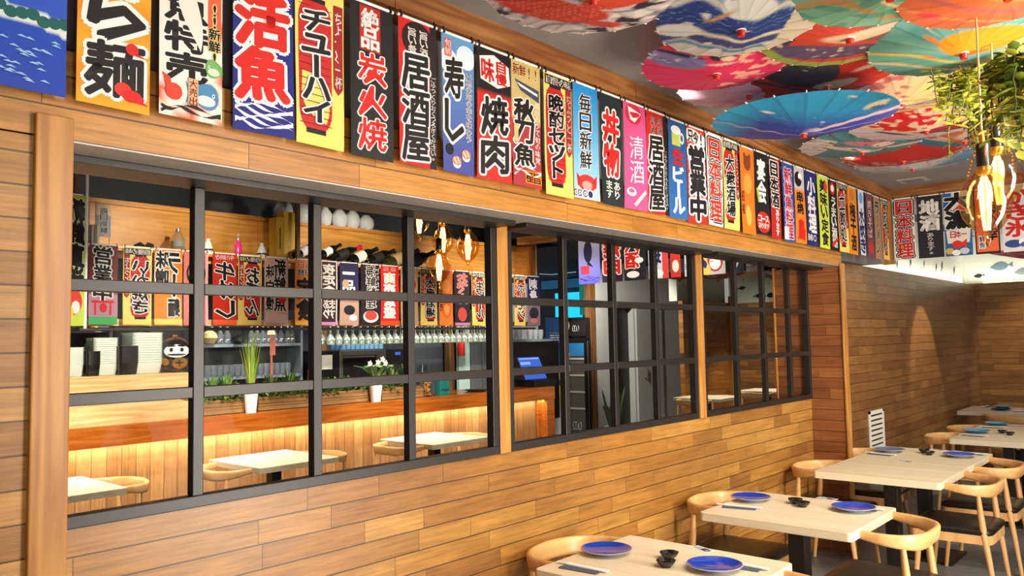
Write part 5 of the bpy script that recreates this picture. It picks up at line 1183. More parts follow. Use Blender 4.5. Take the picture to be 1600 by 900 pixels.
bottle('milk_bottle', 'small clear bottle with a blue cap, between the fern planters', onc(456, 596, -4.66), None, [('body', [(0, 0), (.044, 0), (.048, .03), (.048, .10), (.03, .13), (.025, .14), (0, .14)], clear('milky_glass', (226, 232, 238), .1, .1, diff=.35)), ('cap', [(.026, .14), (.026, .165), (0, .165)], mat('pale_blue_cap', (150, 180, 220), .4))])
# cork jar, teal jug, tall glass cylinder, tray
pz = onc(667, 618, -4.42); t = thing('cork_jar', 'clear glass jar full of wine corks on the counter', 'jar', pz)
b = MB(); b.lathe([(0, 0), (.05, 0), (.052, .006), (.052, .18), (.05, .18), (.05, .008), (0, .008)], 20); b.build('glass', clear('jar_glass', (244, 246, 244), .03, .05, edge=.2), t, True, angle=50)
c0 = None; rs = random.Random(11)
for k in range(64):
    a = rs.uniform(0, 2 * PI); r = .036 * math.sqrt(rs.random()); q = (r * math.cos(a), r * math.sin(a), .02 + .14 * k / 64); ax = np.array([rs.uniform(-1, 1), rs.uniform(-1, 1), rs.uniform(-.5, .5)]); ax /= np.linalg.norm(ax)
    b = MB() if k == 0 else b; b.lathe([(0, -.016), (.0085, -.016), (.0085, .016), (0, .016)], 8, q, ax)
b.build('corks', mat('cork', (204, 150, 92), .8), t, True)['kind'] = 'stuff'
pz = onc(691, 616, -4.42); t = thing('teal_caddy', 'teal glass caddy with dark buttons beside the cork jar', 'caddy', pz)
b = MB(); b.loft([[(x, y, z) for x, y in rrect(-.05, -.075, .05, .075, .015, 3)] for z in (0, .17)]); b.build('body', clear('teal_glass', (60, 176, 170), .1, .05, diff=.35), t, True, angle=50)
b = MB()
for k in range(4): b.box((.05, -.06 + .033 * k, .055), (.054, -.04 + .033 * k, .07))
b.build('dark_studs', M_BLACKP, t)
pz = onc(662, 600, -4.72); t = thing('glass_cylinder', 'tall clear glass cylinder standing behind the cork jar', 'vase', pz)
b = MB(); b.lathe([(0, 0), (.065, 0), (.068, .01), (.072, .34), (.069, .34), (.065, .012), (0, .012)], 24); b.build('glass', clear('jar_glass', (244, 246, 244), .03, .05, edge=.2), t, True, angle=50)
pz = onc(744, 610, -4.55); b = MB(); b.lathe([(0, 0), (.10, 0), (.14, .016), (.142, .02), (.136, .02), (.1, .006), (0, .006)], 28); tag(b.build('serving_tray', M_BLACKP, None, True, loc=pz), 'round dark serving tray on the counter by the window post', 'tray')
# till: tablet on a black cash drawer
pz = onc(836, 606, -4.55); t = thing('till', 'tablet till with a glowing blue screen on a black cash drawer', 'till', pz)
b = MB(); b.box((-.18, -.2, 0), (.16, .24, .09)); b.build('cash_drawer', M_BLACKP, t, bevel=.004)
b = MB(); b.tube([(-.02, .02, .09), (-.03, .02, .16)], .02, 10); b.build('stand', M_BLACKP, t, True)
b = MB(); A_ = Euler((0, math.radians(64), 0)).to_matrix()
def tl(x, y, z): v = A_ @ Vector((x, y, z)); return (v.x - .03, v.y - .02, v.z + .235)
def slab(b, x0, y0, z0, x1, y1, z1, mi=0):
    V = [tl(*q) for q in ((x0, y0, z0), (x1, y0, z0), (x1, y1, z0), (x0, y1, z0), (x0, y0, z1), (x1, y0, z1), (x1, y1, z1), (x0, y1, z1))]
    b.add(V, [(0, 3, 2, 1), (4, 5, 6, 7), (0, 1, 5, 4), (1, 2, 6, 5), (2, 3, 7, 6), (3, 0, 4, 7)], mi)
slab(b, -.17, -.23, -.006, .17, .23, .006); scr = b.build('tablet', M_BLACKP, t, bevel=.002)
b = MB(); slab(b, -.157, -.217, .0062, .157, .217, .0066); 
sb = b.build('screen', glow('till_screen', (70, 110, 220), 1.1), t)
b = MB(); slab(b, -.145, -.2, .0068, -.125, .2, .007); slab(b, -.09, -.2, .0068, -.05, .0, .007); slab(b, .0, -.2, .0068, .04, .08, .007); b.build('screen_rows', glow('till_screen_rows', (150, 180, 240), 1.2), t)
# ---------------- hanging shelf over the counter, bottles, bags
XS = -4.72; ZS = 2.535
t = thing('bar_shelf', 'long pine shelf with a tall pine back panel hung over the bar', 'shelf', (-4.9, 5.4, ZS))
b = MB(); b.box((-.22, -2.9, -.025), (.185, 3.0, 0)); b.build('shelf_board', M_PINE, t, bevel=.002)
b = MB(); b.box((-.25, -2.95, 0), (-.22, -1.0, .475)); b.build('back_panel', M_PINE, t)
b = MB(); b.box((-.25, -.996, 0), (-.22, 3.35, .475)); b.build('back_panel', M_PINE, t)
b = MB(); b.box((-.215, 3.0, 0), (.16, 3.03, .45)); b.build('end_panel', M_PINE, t)
for yy in (-2.88, -.78, 2.95): b = MB(); b.box((.15, yy - .02, -.66), (.185, yy + .02, 3.5 - ZS)); b.build('hanger_post', grainwood('brown_post', 2, (120, 84, 56), (84, 54, 34)), t)
for zz in (-.66, -.36, -.08): b = MB(); b.box((.08, -2.9, zz), (.10, 3.0, zz + .06)); b.build('backing_slat', M_PINEB, t)
b = MB(); b.box((.186, -2.9, -.002), (.196, 3.0, .008)); b.build('edge_rail', M_WHITEP, t)
b = MB(); b.box((-.08, -2.9, -.70), (.14, 3.0, -.675)); b.build('lower_board', M_BLACK, t)
def ons(u, v, X=-4.85): p = AX(u, v, X); return (p[0], p[1], ZS)
M_FLASK = clear('clear_flask_glass', (232, 224, 206), .12, .05, diff=.12)
bottle('flask', 'clear round shouldered flask on the bar shelf', ons(278, 385), None, [('body', [(0, 0), (.052, 0), (.056, .01), (.056, .14), (.035, .18), (.02, .19), (.02, .20), (0, .2)], M_FLASK), ('stopper', [(.021, .2), (.021, .225), (0, .225)], M_STEEL), ('label_patch', [(.0565, .06), (.0565, .11)], mat('grey_label', (120, 124, 120), .7))])
for (u, v, lab) in ((325, 394, 'white sake flask beside the window bar on the shelf'), (409, 402, 'white sake flask right of the pink bottle')):
    bottle('sake_flask', lab, ons(u, v), None, [('body', [(0, 0), (.034, 0), (.045, .03), (.046, .07), (.03, .12), (.016, .145), (.022, .16), (.018, .16), (0, .15)], mat('white_porcelain', (222, 226, 222), .2)), ('brush_mark', [(.0462, .045), (.0465, .062)], M_BLACKP)], 'white sake flasks')
bottle('pink_bottle', 'bright pink bottle with a clear neck on the bar shelf', ons(372, 399), None, [('body', [(0, 0), (.034, 0), (.036, .01), (.036, .11), (.018, .16), (.018, .17), (0, .17)], mat('hot_pink_drink', (232, 48, 132), .2, coat=.5)), ('neck', [(.0165, .17), (.014, .21), (.017, .22), (.017, .235), (0, .235)], M_CLEARG)])
p = ons(223, 384); b = MB()
b.tube([(0, -.07, .03), (.02, -.03, .05), (0, .02, .03), (-.02, .06, .06), (.01, .09, .05)], [.022, .028, .02, .026, .016], 10); b.tube([(0, -.05, .015), (.03, .0, .02), (0, .08, .018)], .018, 8)
tag(b.build('black_ornament', M_BLACKP, None, True, loc=p), 'black knotted ornament lying on the bar shelf', 'ornament')
a = AX(153, 388, -4.86)
banner('paper_sign', 'small framed paper sign with four characters on the bar shelf', (-4.86, (AX(151, 350, -4.86)[1] + AX(173, 350, -4.86)[1]) / 2, AX(160, 319, -4.86)[2]), AX(173, 350, -4.86)[1] - AX(151, 350, -4.86)[1], AX(160, 319, -4.86)[2] - AX(160, 370, -4.86)[2],
       (lambda u, v: (226, 190, 160) if v < .35 else (120, 140, 160), [T('毎日新鮮', .2, .1, .8, .9, BK, WH, .06, .03), E(.3, .95, .2, .04, (222, 120, 90))]), mirror=True, amp=0, rod=False)
sg = COL.objects[-1]
p = AX(162, 372, -4.875); b = MB(); w_ = .058; H_ = AX(160, 317, -4.86)[2] - ZS
for s in (-1, 1): b.box((-.006, s * w_ - .006, 0), (.006, s * w_ + .006, H_ + .01))
b.box((-.006, -w_, H_ - .002), (.006, w_, H_ + .008)); tag(b.build('sign_stand', M_PINEB, None, loc=(-4.875, (AX(151, 350, -4.86)[1] + AX(173, 350, -4.86)[1]) / 2, ZS)), 'slim wooden frame holding the small paper sign', 'sign stand')
for k in range(3):
    p = AX(141 + 4 * k, 382, -4.86); b = MB(); b.box((-.09, -.009, 0), (.05, .009, .19)); tag(b.build('menu_book', mat('menu_cover_%d' % k, ((150, 140, 120), (110, 100, 96), (170, 160, 140))[k], .6), None, loc=(p[0], p[1], ZS), bevel=.002), ('beige menu book standing at the left end of the bar shelf', 'dark menu book between two pale ones on the bar shelf', 'pale menu book nearest the paper sign on the bar shelf')[k], 'book', 'menu books on the bar shelf')
a, c = AX(427, 400, -4.9), AX(438, 400, -4.9); zt = AX(430, 340, -4.9)[2]
t = thing('slim_box', 'tall olive yellow gift box with a dark vertical line', 'box', (-4.9, (a[1] + c[1]) / 2, ZS)); b = MB(); w_ = (c[1] - a[1]) / 2; b.box((-.08, -w_, 0), (.06, w_, zt - ZS)); b.build('carton', mat('olive_yellow_card', (206, 166, 56), .6), t, bevel=.003)
b = MB(); b.box((.0602, -.006, .12), (.061, .006, .33)); b.build('printed_line', mat('dark_print', (80, 56, 30), .7), t)
a, c = AX(439, 400, -4.95), AX(456, 400, -4.95); zt = AX(448, 332, -4.95)[2]
b = MB(); w_ = (c[1] - a[1]) / 2; b.box((-.05, -w_, 0), (.05, w_, zt - ZS)); b.box((-.052, -w_ - .002, zt - ZS - .05), (.052, w_ + .002, zt - ZS)); tag(b.build('wide_box', mat('mustard_card', (214, 176, 60), .6), None, loc=(-4.95, (a[1] + c[1]) / 2, ZS), bevel=.003), 'wider mustard box behind the olive gift box', 'box')
# leaning wine bottles with their rack
M_WGL = mat('dark_wine_glass', (16, 18, 14), .12, coat=.6)
WLAB = [((232, 230, 226), (24, 24, 24)), ((226, 226, 222), (30, 26, 26)), ((20, 20, 20), (190, 30, 40)), ((232, 226, 210), (24, 24, 24)), ((36, 36, 36), (24, 24, 24)), ((196, 160, 120), (60, 50, 40)), ((30, 30, 34), (20, 20, 20))]
WB = [((461, 400), (498, 380)), ((499, 400), (532, 382.5)), ((516, 406), (564, 386)), ((546, 409), (589, 389)), ((573, 410), (616, 392)), ((603, 414), (653, 392)), ((630, 417), (677, 395))]
WN = ['white label, half behind a window bar, leftmost of the leaning row', 'white label and black neck right of a window bar', 'black and white label and red neck foil', 'broad cream label, middle of the leaning row', 'black label, pale neck foil none', 'tan label, green glass', 'no light label, long dark neck, last of the leaning row']
WN[4] = 'all black label, third from the right of the row'
for k, ((a0, a1), (lc, fc)) in enumerate(zip(WB, WLAB)):
    A0, A1 = AX(*a0, -4.78), AX(*a1, -4.86); d = A1 - A0; Ln = np.linalg.norm(d)
    t = thing('wine_bottle', 'leaning wine bottle with ' + WN[k], 'wine bottle', tuple(A0 + np.array([0, 0, .02])), 0, 'wine bottles leaning on the shelf')
    s = Ln / .31; sc = lambda pr: [(r * s, h * s) for r, h in pr]
    t.location = tuple(A0)
    b = MB(); b.lathe(sc([(0, .004), (.03, 0), (.0375, .006), (.0375, .185), (.030, .215), (.0155, .245), (.0145, .30), (.0165, .302), (.0165, .31), (0, .31)]), 20, axis=d); b.build('glass', M_WGL if k != 5 else mat('green_wine_glass', (50, 50, 26), .12, coat=.6), t, True, angle=50)
    b = MB(); b.lathe(sc([(.0379, .06), (.0379, .15)]), 20, axis=d, cap=False); b.build('label_band', mat('wine_label_%d' % k, lc, .6), t, True)
    b = MB(); b.lathe(sc([(.016, .25), (.0152, .30), (.0172, .302), (.0172, .3105), (0, .311)]), 16, axis=d); b.build('neck_foil', mat('wine_foil_%d' % k, fc, .35), t, True)
t = thing('wine_rack', 'low wire wine rack carrying the leaning bottles', 'rack', (-4.8, 6.0, ZS))
b = MB(); ya, yb = AX(461, 410, -4.78)[1] - 6.0, AX(677, 410, -4.78)[1] - 6.0
b.tube([(.02, ya, .035), (.02, yb, .035)], .004, 6); b.tube([(-.1, ya, .10), (-.1, yb, .10)], .004, 6)
for k in range(9): yy = ya + (yb - ya) * k / 8; b.tube([(.02, yy, .0), (.02, yy, .06)], .003, 6); b.tube([(-.1, yy, 0), (-.1, yy, .13)], .003, 6)
b.build('wires', M_STEEL, t, True)
M_BAG = clear('white_plastic_bag', (226, 230, 232), .05, .25, diff=.72)
for k, (u0, u1, vt, vb) in enumerate(((428, 444, 313, 334), (445, 457, 316, 335), (461, 487, 316, 341), (498, 517, 322, 344), (518, 541, 326, 348), (541, 560, 328, 350), (561, 582, 335, 352))):
    a, c = AX(u0, vb, -5.16), AX(u1, vb, -5.16); zt = AX(u0, vt, -5.16)[2]; w_ = (c[1] - a[1]) / 2; rs = random.Random(k); h = zt - 2.99
    b = MB(); R_ = []
    for i in range(9):
        q = i / 8; rr = w_ * (1.02 * math.sin(PI * (.12 + .80 * q)) ** .5) * (1 if q < .85 else .8)
        R_.append([(rr * .8 * math.cos(2 * PI * j / 16) * (1 + rs.uniform(-.1, .1)), rr * math.sin(2 * PI * j / 16) * (1 + rs.uniform(-.1, .1)), h * q + (rs.uniform(-.012, .012) if 0 < i < 8 else 0)) for j in range(16)])
    b.loft(R_); WHERE = ['leftmost', 'second from the left', 'third from the left, wide', 'middle, flat topped', 'third from the right', 'second from the right, peaked', 'rightmost'][k]
    tag(b.build('plastic_bag', M_BAG, None, True, loc=(-5.16, (a[1] + c[1]) / 2, 2.99), angle=80), 'white plastic bag bundle above the pine panel, ' + WHERE, 'plastic bag', 'white bags above the pine panel')
b = MB(); b.box((-5.36, 2.5, 2.96), (-5.08, 8.3, 2.99)); tag(b.build('high_shelf', M_PINE, None), 'narrow board behind the pine panel that carries the white bags', 'shelf')
# hanging wine glasses
t = thing('glass_rack', 'dark rail rack under the bar shelf with glasses hanging in it', 'rack', (-5.12, 6.5, 1.90)); b = MB(); ya, yb = AX(506, 512, -5.12)[1] - 6.5, AX(760, 512, -5.12)[1] - 6.5 + .3
for k in range(3): b.box((-.17 + .12 * k, ya, -.004), (-.15 + .12 * k, yb, .006))
b.box((-.2, ya, .006), (.14, yb, .02)); b.build('rails', M_BLACK, t)
g0 = None; rs = random.Random(5); n = 0
WPROF = [(r * 1.22, h * 1.12) for r, h in [(.032, 0), (.032, -.003), (.005, -.008), (.0035, -.012), (.0035, -.085), (.012, -.095), (.032, -.125), (.038, -.15), (.034, -.195), (.0325, -.195), (.036, -.15), (.030, -.127), (.0, -.10)]]
for row in range(2):
    for k in range(27):
        y = 6.5 + ya + .06 + (yb - ya - .1) * k / 27 + .03 * row
        loc = (-5.12 - .12 + .12 * row, y, 1.897)
        if g0 is None:
            b = MB(); b.lathe(WPROF, 16, cap=False); g0 = b.build('wine_glass', clear('hanging_glass', (232, 240, 228), .22, .1, diff=.2), None, True, loc=loc, angle=80); tag(g0, 'clear stemmed glass hanging upside down in the rack over the counter', 'wine glass', 'stemmed glasses hanging in the rack')
        else: q = g0.copy(); COL.objects.link(q); q.location = loc
# ---------------- back bar
XB = -6.0
sh = [AX(317, 540, XB), AX(464, 540, XB)]; zsh = AX(390, 537, XB)[2]; zlo = AX(390, 587, XB)[2]
t = thing('back_shelf', 'grey shelf unit with glasses behind the tall grass', 'shelf', (XB - .1, (sh[0][1] + sh[1][1]) / 2, 0)); w = (sh[1][1] - sh[0][1]) / 2 + .05
b = MB(); b.box((-.18, -w, zsh - .035), (.1, w, zsh)); b.build('shelf_board', M_STEEL if False else mat('blue_grey_shelf', (140, 152, 162), .5), t, bevel=.002)
b = MB(); b.box((-.18, -w, zlo - .035), (.1, w, zlo)); b.build('shelf_board', MATS['blue_grey_shelf'], t, bevel=.002)
b = MB(); b.box((-.18, w, 0), (.1, w + .03, 2.1)); b.box((-.18, -w - .03, 0), (.1, -w, 2.1)); b.build('side_panels', MATS['blue_grey_shelf'], t)
b = MB(); b.box((-.2, -w, .9), (-.18, w, 2.1)); b.build('back_panel', mat('dark_back_panel', (70, 74, 72), .7), t)
def tumbler(h, r): return MB().lathe([(0, 0), (r * .85, 0), (r, h), (r * .94, h), (r * .8, .008), (0, .008)], 14, cap=False)
g0 = None
for row in range(2):
    for k in range(15):
        loc = (XB - .02 - .1 * row, sh[0][1] + .06 + (sh[1][1] - sh[0][1] - .1) * (k + .4 * row) / 15, zlo)
        if g0 is None: g0 = tumbler(.13, .036).build('tumbler', M_CLEARG, None, True, loc=loc, angle=50); tag(g0, 'clear tumbler standing on the lower back bar shelf', 'glass', 'tumblers on the lower back shelf')
        else: q = g0.copy(); COL.objects.link(q); q.location = loc
g0 = None
for u in (333, 346, 357, 395, 404, 413, 421, 431, 441, 451, 458):
    pp = AX(u, 534, XB - .0); loc = (XB - .03, pp[1], zsh)
    if g0 is None:
        b = MB(); b.lathe([(0, 0), (.036, 0), (.038, .01), (.038, .10), (.018, .15), (.016, .185), (.02, .195), (.014, .195), (.012, .15), (0, .02)], 14, cap=False); g0 = b.build('carafe', M_CLEARG, None, True, loc=loc, angle=50); tag(g0, 'small clear carafe standing on the upper back bar shelf', 'carafe', 'carafes on the upper back shelf')
    else: q = g0.copy(); COL.objects.link(q); q.location = loc
pp = AX(373, 534, XB); t = thing('iron_teapot', 'black iron teapot with a hoop handle on the back shelf', 'teapot', (XB, pp[1], zsh))
b = MB(); b.lathe([(0, 0), (.05, 0), (.075, .03), (.07, .07), (.03, .09), (.012, .1), (0, .1)], 18); b.build('body', M_BLACKP, t, True); b = MB(); b.tube([(0, .07 * math.cos(a), .08 + .1 * math.sin(a)) for a in np.linspace(0, PI, 12)], .006, 8); b.build('handle', M_BLACKP, t, True); b = MB(); b.tube([(0, .06, .04), (0, .10, .06), (0, .115, .085)], [.014, .01, .008], 8); b.build('spout', M_BLACKP, t, True)
pp = AX(316, 520, -5.4); b = MB(); rs = random.Random(3)
for k in range(160):
    a, el = rs.uniform(0, 2 * PI), rs.uniform(-1.2, 1.4); d = np.array([math.cos(a) * math.cos(el), math.sin(a) * math.cos(el), math.sin(el)]); b.tube([d * .02, d * .09 * rs.uniform(.8, 1)], [.006, .003], 4)
pz_ = AX(326, 518, -6.0); b = MB(); b.lathe([(0, -.07), (.05, -.06), (.085, 0), (.07, .05), (.03, .075), (0, .08)], 20); tag(b.build('straw_lantern', mat('straw', (222, 206, 140), .7, bumpy=.6, bscale=120), None, True, loc=(XB + .02, pz_[1], zsh + .07)), 'round straw coloured ornament on the back shelf beside the window bar', 'ornament')
# small mushroom lamp and pink card near the grass
pp = AX(424, 533, -5.0); t = thing('mushroom_lamp', 'small cordless lamp with a cream shade on a coral stem', 'lamp', (-5.0, pp[1], 1.04))
zt = AX(424, 518, -5.0)[2] - 1.04
b = MB(); b.lathe([(0, 0), (.035, 0), (.035, .01), (.012, .02), (.012, zt - .03), (0, zt - .03)], 16); b.build('stem', mat('coral_stem', (222, 120, 110), .5), t, True)
b = MB(); b.lathe([(.042, zt - .03), (.03, zt + .01), (.01, zt + .03), (0, zt + .03)], 18); b.build('shade', glow('lamp_shade_glow', (255, 226, 170), 1.6), t, True)
b = MB(); b.box((.02, -.03, zt - .24), (.026, .03, zt - .07)); b.build('hanging_tag', mat('coral_tag', (226, 130, 116), .6), t)
# coffee machine, microwave, crates of blue glasses, cans shelf
def blk(name, lab, cat, u0, u1, vt, vb, X, dx, m_, zb=None):
    a, c = AX(u0, vb, X), AX(u1, vb, X); zt = AX((u0 + u1) / 2, vt, X)[2]; zb = AX((u0 + u1) / 2, vb, X)[2] if zb is None else zb
    t = thing(name, lab, cat, (X, (a[1] + c[1]) / 2, zb)); w_ = (c[1] - a[1]) / 2; b = MB(); b.box((-dx, -w_, 0), (0, w_, zt - zb)); b.build('body', m_, t, bevel=.006); return t, w_, zt - zb
XA = -5.75
b = MB(); b.box((-6.28, 5.66, 0), (XA + .05, 8.2, .9)); tag(b.build('back_counter', M_SLATE, None, bevel=.004), 'dark back counter carrying the ovens behind the bar', 'counter')
t, w_, h_ = blk('notice_oven', 'black cased oven with a white paper notice', 'oven', 500, 530, 548, 600, XA, .4, M_BLACKP, .9)
b = MB(); b.box((.001, -w_ + .02, h_ - .22), (.003, w_ - .1, h_ - .05)); b.build('paper_notice', mat('paper_notice', (220, 222, 206), .7), t)
t, w_, h_ = blk('microwave_oven', 'steel fronted microwave oven behind the white flowers', 'microwave', 531, 604, 547, 600, XA, .4, mat('brushed_steel_front', (120, 118, 110), .35, .7), .9)
b = MB(); b.box((.001, -w_ + .05, .05), (.004, w_ - .16, h_ - .06)); b.build('door_window', M_BLACKP, t); b = MB(); b.box((.004, -w_ + .05, h_ - .09), (.02, w_ - .2, h_ - .07)); b.build('door_handle', M_STEEL, t)
t, w_, h_ = blk('coffee_machine', 'black coffee machine with a small blue badge', 'coffee machine', 606, 640, 545, 600, XA, .4, M_BLACK, .9)
b = MB(); b.box((.001, -.06, h_ - .08), (.004, .03, h_ - .04)); b.build('badge', mat('blue_badge', (60, 90, 210), .4, emit=.6), t); b = MB(); b.box((0, -w_ + .04, .03), (.1, w_ - .04, .05)); b.tube([(.05, -.05, .22), (.05, -.05, .15)], .012, 8); b.tube([(.05, .06, .22), (.05, .06, .15)], .012, 8); b.build('drip_tray', M_STEEL, t, True)
zz = AX(575, 546, XA)[2]; g0 = None
for row in range(3):
    for k in range(9):
        yy = AX(543 + 7.5 * k, 540, XA)[1]; loc = (XA - .1 - .09 * row, yy, zz + .004)
        if g0 is None: g0 = tumbler(.10, .036).build('blue_tumbler', clear('pale_blue_glass', (170, 220, 246), .12, .05, diff=.5), None, True, loc=loc, angle=50); tag(g0, 'pale blue tumbler among those on top of the ovens', 'glass', 'blue tumblers on the ovens')
        else: q = g0.copy(); COL.objects.link(q); q.location = loc
# left shelf with cans, far posts, red box, white panel behind the counter
a, c = AX(100, 515, -5.3), AX(174, 515, -5.3); zs = AX(140, 513, -5.3)[2]
t = thing('side_shelf', 'pale grey shelf at the left end holding cans and cartons', 'shelf', (-5.3, (a[1] + c[1]) / 2, 0)); w_ = (c[1] - a[1]) / 2
b = MB(); b.box((-.3, -w_, zs - .035), (0, w_, zs)); b.build('shelf_board', MATS['blue_grey_shelf'], t); b = MB(); b.box((-.3, w_ - .02, 0), (0, w_ + .01, zs + .3)); b.build('side_panel', MATS['blue_grey_shelf'], t); b = MB(); b.box((-.31, -w_, 0), (-.3, w_, zs - .04)); b.build('back_panel', MATS['dark_back_panel'], t)
pp = AX(119, 511, -5.35); bottle('tin_can', 'steel can with a purple band on the left side shelf', (-5.35, pp[1], zs), None, [('tin', [(0, 0), (.05, 0), (.05, .11), (0, .11)], M_STEEL), ('paper_band', [(.0505, .03), (.0505, .08)], mat('purple_band', (110, 60, 130), .6))], cat='can')
pp = AX(133, 511, -5.35); b = MB(); b.box((-.04, -.03, 0), (.04, .03, .2)); tag(b.build('red_carton', mat('scarlet_card', (226, 50, 30), .5), None, loc=(-5.35, pp[1], zs), bevel=.002), 'upright scarlet carton on the left side shelf', 'carton')
pp = AX(147, 511, -5.35); bottle('yellow_jar', 'small yellow jar on the left side shelf', (-5.35, pp[1], zs), None, [('glass', [(0, 0), (.03, 0), (.03, .06), (0, .06)], mat('mustard_yellow', (226, 196, 70), .4)), ('lid', [(.031, .06), (.031, .075), (0, .075)], M_RED)], cat='jar')
for k, (u0, u1) in enumerate(((233, 253), (500, 511), (700, 708))):
    X = -6.15; a, c = AX(u0, 520, X)[1], AX(u1, 520, X)[1]; b = MB(); b.box((X - .08, a, 0), (X + .02, c, 3.02)); tag(b.build('timber_post', grainwood('old_post', 2, (150, 104, 60), (96, 62, 34), .6, sc=.7), None), ('rough timber post behind the tallest tub stack', 'rough timber post left of the notice oven', 'rough timber post behind the clear glass cylinder')[k], 'post', 'timber posts of the back bar')
X = -5.95; a, c = AX(717, 560, X)[1], AX(734, 560, X)[1]; b = MB(); b.box((X - .05, a, 0), (X, c, 2.2)); tag(b.build('mint_panel', mat('pale_mint_paint', (186, 214, 206), .5), None), 'pale mint upright panel behind the counter near the window post', 'panel')
a, c = AX(736, 560, X)[1], AX(770, 560, X)[1]; t = thing('steel_cabinet', 'tall grey steel cabinet behind the counter near the window post', 'cabinet', (X, (a + c) / 2, 0)); b = MB(); w_ = (c - a) / 2; b.box((-.3, -w_, 0), (0, w_, 2.15)); b.build('body', mat('steel_grey_door', (120, 126, 128), .4, .4), t, bevel=.004); b = MB(); b.box((.001, -.01, .9), (.02, .01, 1.7)); b.build('handle', M_STEEL, t)
pp = AX(719, 545, -5.9); t = thing('fire_extinguisher', 'red fire extinguisher hung behind the counter', 'extinguisher', (-5.88, pp[1], AX(719, 556, -5.88)[2])); b = MB(); b.lathe([(0, 0), (.05, 0), (.055, .02), (.055, .26), (.03, .32), (.02, .33), (0, .33)], 18); b.build('cylinder', M_RED, t, True); b = MB(); b.box((-.02, -.03, .33), (.05, .03, .37)); b.build('valve', M_BLACKP, t)
# shelf with stacked cups right of the first post
X = -6.0; a, c = AX(790, 530, X)[1], AX(856, 530, X)[1]; zs = AX(825, 530, X)[2]; t = thing('cup_shelf', 'white edged shelf with cups above the till', 'shelf', (X, (a + c) / 2, zs)); w_ = (c - a) / 2; b = MB(); b.box((-.25, -w_, -.04), (.05, w_, 0)); b.build('shelf_board', MATS['blue_grey_shelf'], t); b = MB(); b.box((-.25, -w_ - .3, -1.3), (-.02, w_ + .3, -.04)); b.build('lower_box', M_BLACKP, t)
g0 = None
for k, u in enumerate((797, 806, 815, 832, 840, 848)):
    pp = AX(u, 528, X); loc = (X - .05, pp[1], zs)
    if g0 is None: b = MB(); b.lathe([(0, 0), (.035, 0), (.05, .07), (.05, .15), (.046, .15), (.03, .01), (0, .01)], 16, cap=False); g0 = b.build('white_cup', mat('grey_white_ceramic', (176, 184, 190), .3), None, True, loc=loc, angle=50); tag(g0, 'grey white cup stack on the shelf above the till', 'cup', 'cups above the till')
    else: q = g0.copy(); COL.objects.link(q); q.location = loc

# ---------------- beyond the bar
b = MB()
def pl(x0, z0, x1, z1, c, h): b.add([(x0, -h, z0), (x1, -h, z0), (x1, -h, z1), (x0, -h, z1)], [(0, 1, 2, 3)], 0, tuple(lin(c)))
t = thing('roll_up_banner', 'blue and white roll up banner with pale round pictures beside the till', 'roll up banner', (-6.40, 10.95, 0))
b.cc = tuple(lin((44, 88, 150))); b.box((-.25, 0, .06), (.25, .004, 2.06)); b.cc = (1, 1, 1)
pl(-.25, .06, .25, .55, (222, 222, 216), .001); pl(-.05, .5, .25, .9, (226, 206, 110), .0012); pl(.05, .06, .25, 1.05, (224, 226, 224), .0014); pl(-.17, 1.80, .2, 1.805, WH, .002); pl(-.17, 1.64, .2, 1.645, WH, .002)
vt = []
for (cx, cz, r) in ((.17, 1.92, .11), (.17, 1.42, .10), (.05, 1.12, .13)):
    b.add([(cx + r * math.cos(a), -.0018, cz + r * 1.0 * math.sin(a)) for a in np.linspace(0, 2 * PI, 24)[:-1]], [tuple(range(23))], 0, tuple(lin((196, 176, 150)))); b.add([(cx + r * .7 * math.cos(a), -.0022, cz + r * .7 * math.sin(a)) for a in np.linspace(0, 2 * PI, 24)[:-1]], [tuple(range(23))], 0, tuple(lin((222, 206, 184))))
for zz, ws in ((1.75, (.09, .04, .08)), (1.71, (.11, .09, .05)), (1.67, (.07, .04, .12))):
    xx = -.15
    for w_ in ws: pl(xx, zz, xx + w_, zz + .02, WH, .0026); xx += w_ + .02
b.build('print', M_PRINT, t); b = MB(); b.tube([(-.26, 0, 2.065), (.26, 0, 2.065)], .012, 8); b.box((-.27, -.08, 0), (.27, .08, .06)); b.build('stand', M_STEEL, t)
t = thing('drinks_fridge', 'tall black drinks fridge with a glass door and white lettering', 'fridge', (-6.0, 10.98, 0))
b = MB(); b.box((-.25, .02, 0), (.25, .17, 2.05)); b.build('cabinet', M_BLACKP, t, bevel=.006)
b = MB(); b.box((-.22, -.005, .1), (.22, .02, 1.66)); d_ = b.build('door', mat('fridge_interior_grey', (92, 88, 84), .4), t)
b = MB(); b.box((-.22, -.03, .08), (-.17, -.005, 1.70)); b.box((.17, -.03, .08), (.22, -.005, 1.70)); b.box((-.17, -.03, 1.64), (.17, -.005, 1.70)); b.box((-.17, -.03, .08), (.17, -.005, .12)); b.build('door_frame', M_BLACKP, d_)
b = MB()
for zz in (.5, .78, 1.06, 1.34): b.box((-.17, -.02, zz), (.17, -.006, zz + .03))
b.build('shelf_edges', mat('fridge_shelf_white', (196, 192, 180), .5), d_)
b = MB(); b.box((-.2, -.012, 1.74), (.2, .02, 2.0)); b.cc = tuple(lin((30, 60, 96))); b.build('header_sign', [M_BLACK], t)
b = MB(); b.cc = tuple(lin(WH)); 
for cz, q in ((1.87, .045), (.23, .06)):
    for k_ in range(3): b.tube([((-.9 + .9 * k_ + .55 * math.cos(a)) * q, -.022 if cz > 1 else -.036, cz + q * 1.1 * math.sin(a)) for a in np.linspace(.4 + k_, 5.4 + k_, 16)], .006, 5); b.build('lettering', M_PRINT, t)
b = MB(); b.box((-.17, -.021, 1.40), (.17, -.019, 1.62)); b.build('blue_panel', mat('fridge_blue', (40, 110, 160), .4, emit=.3), d_)
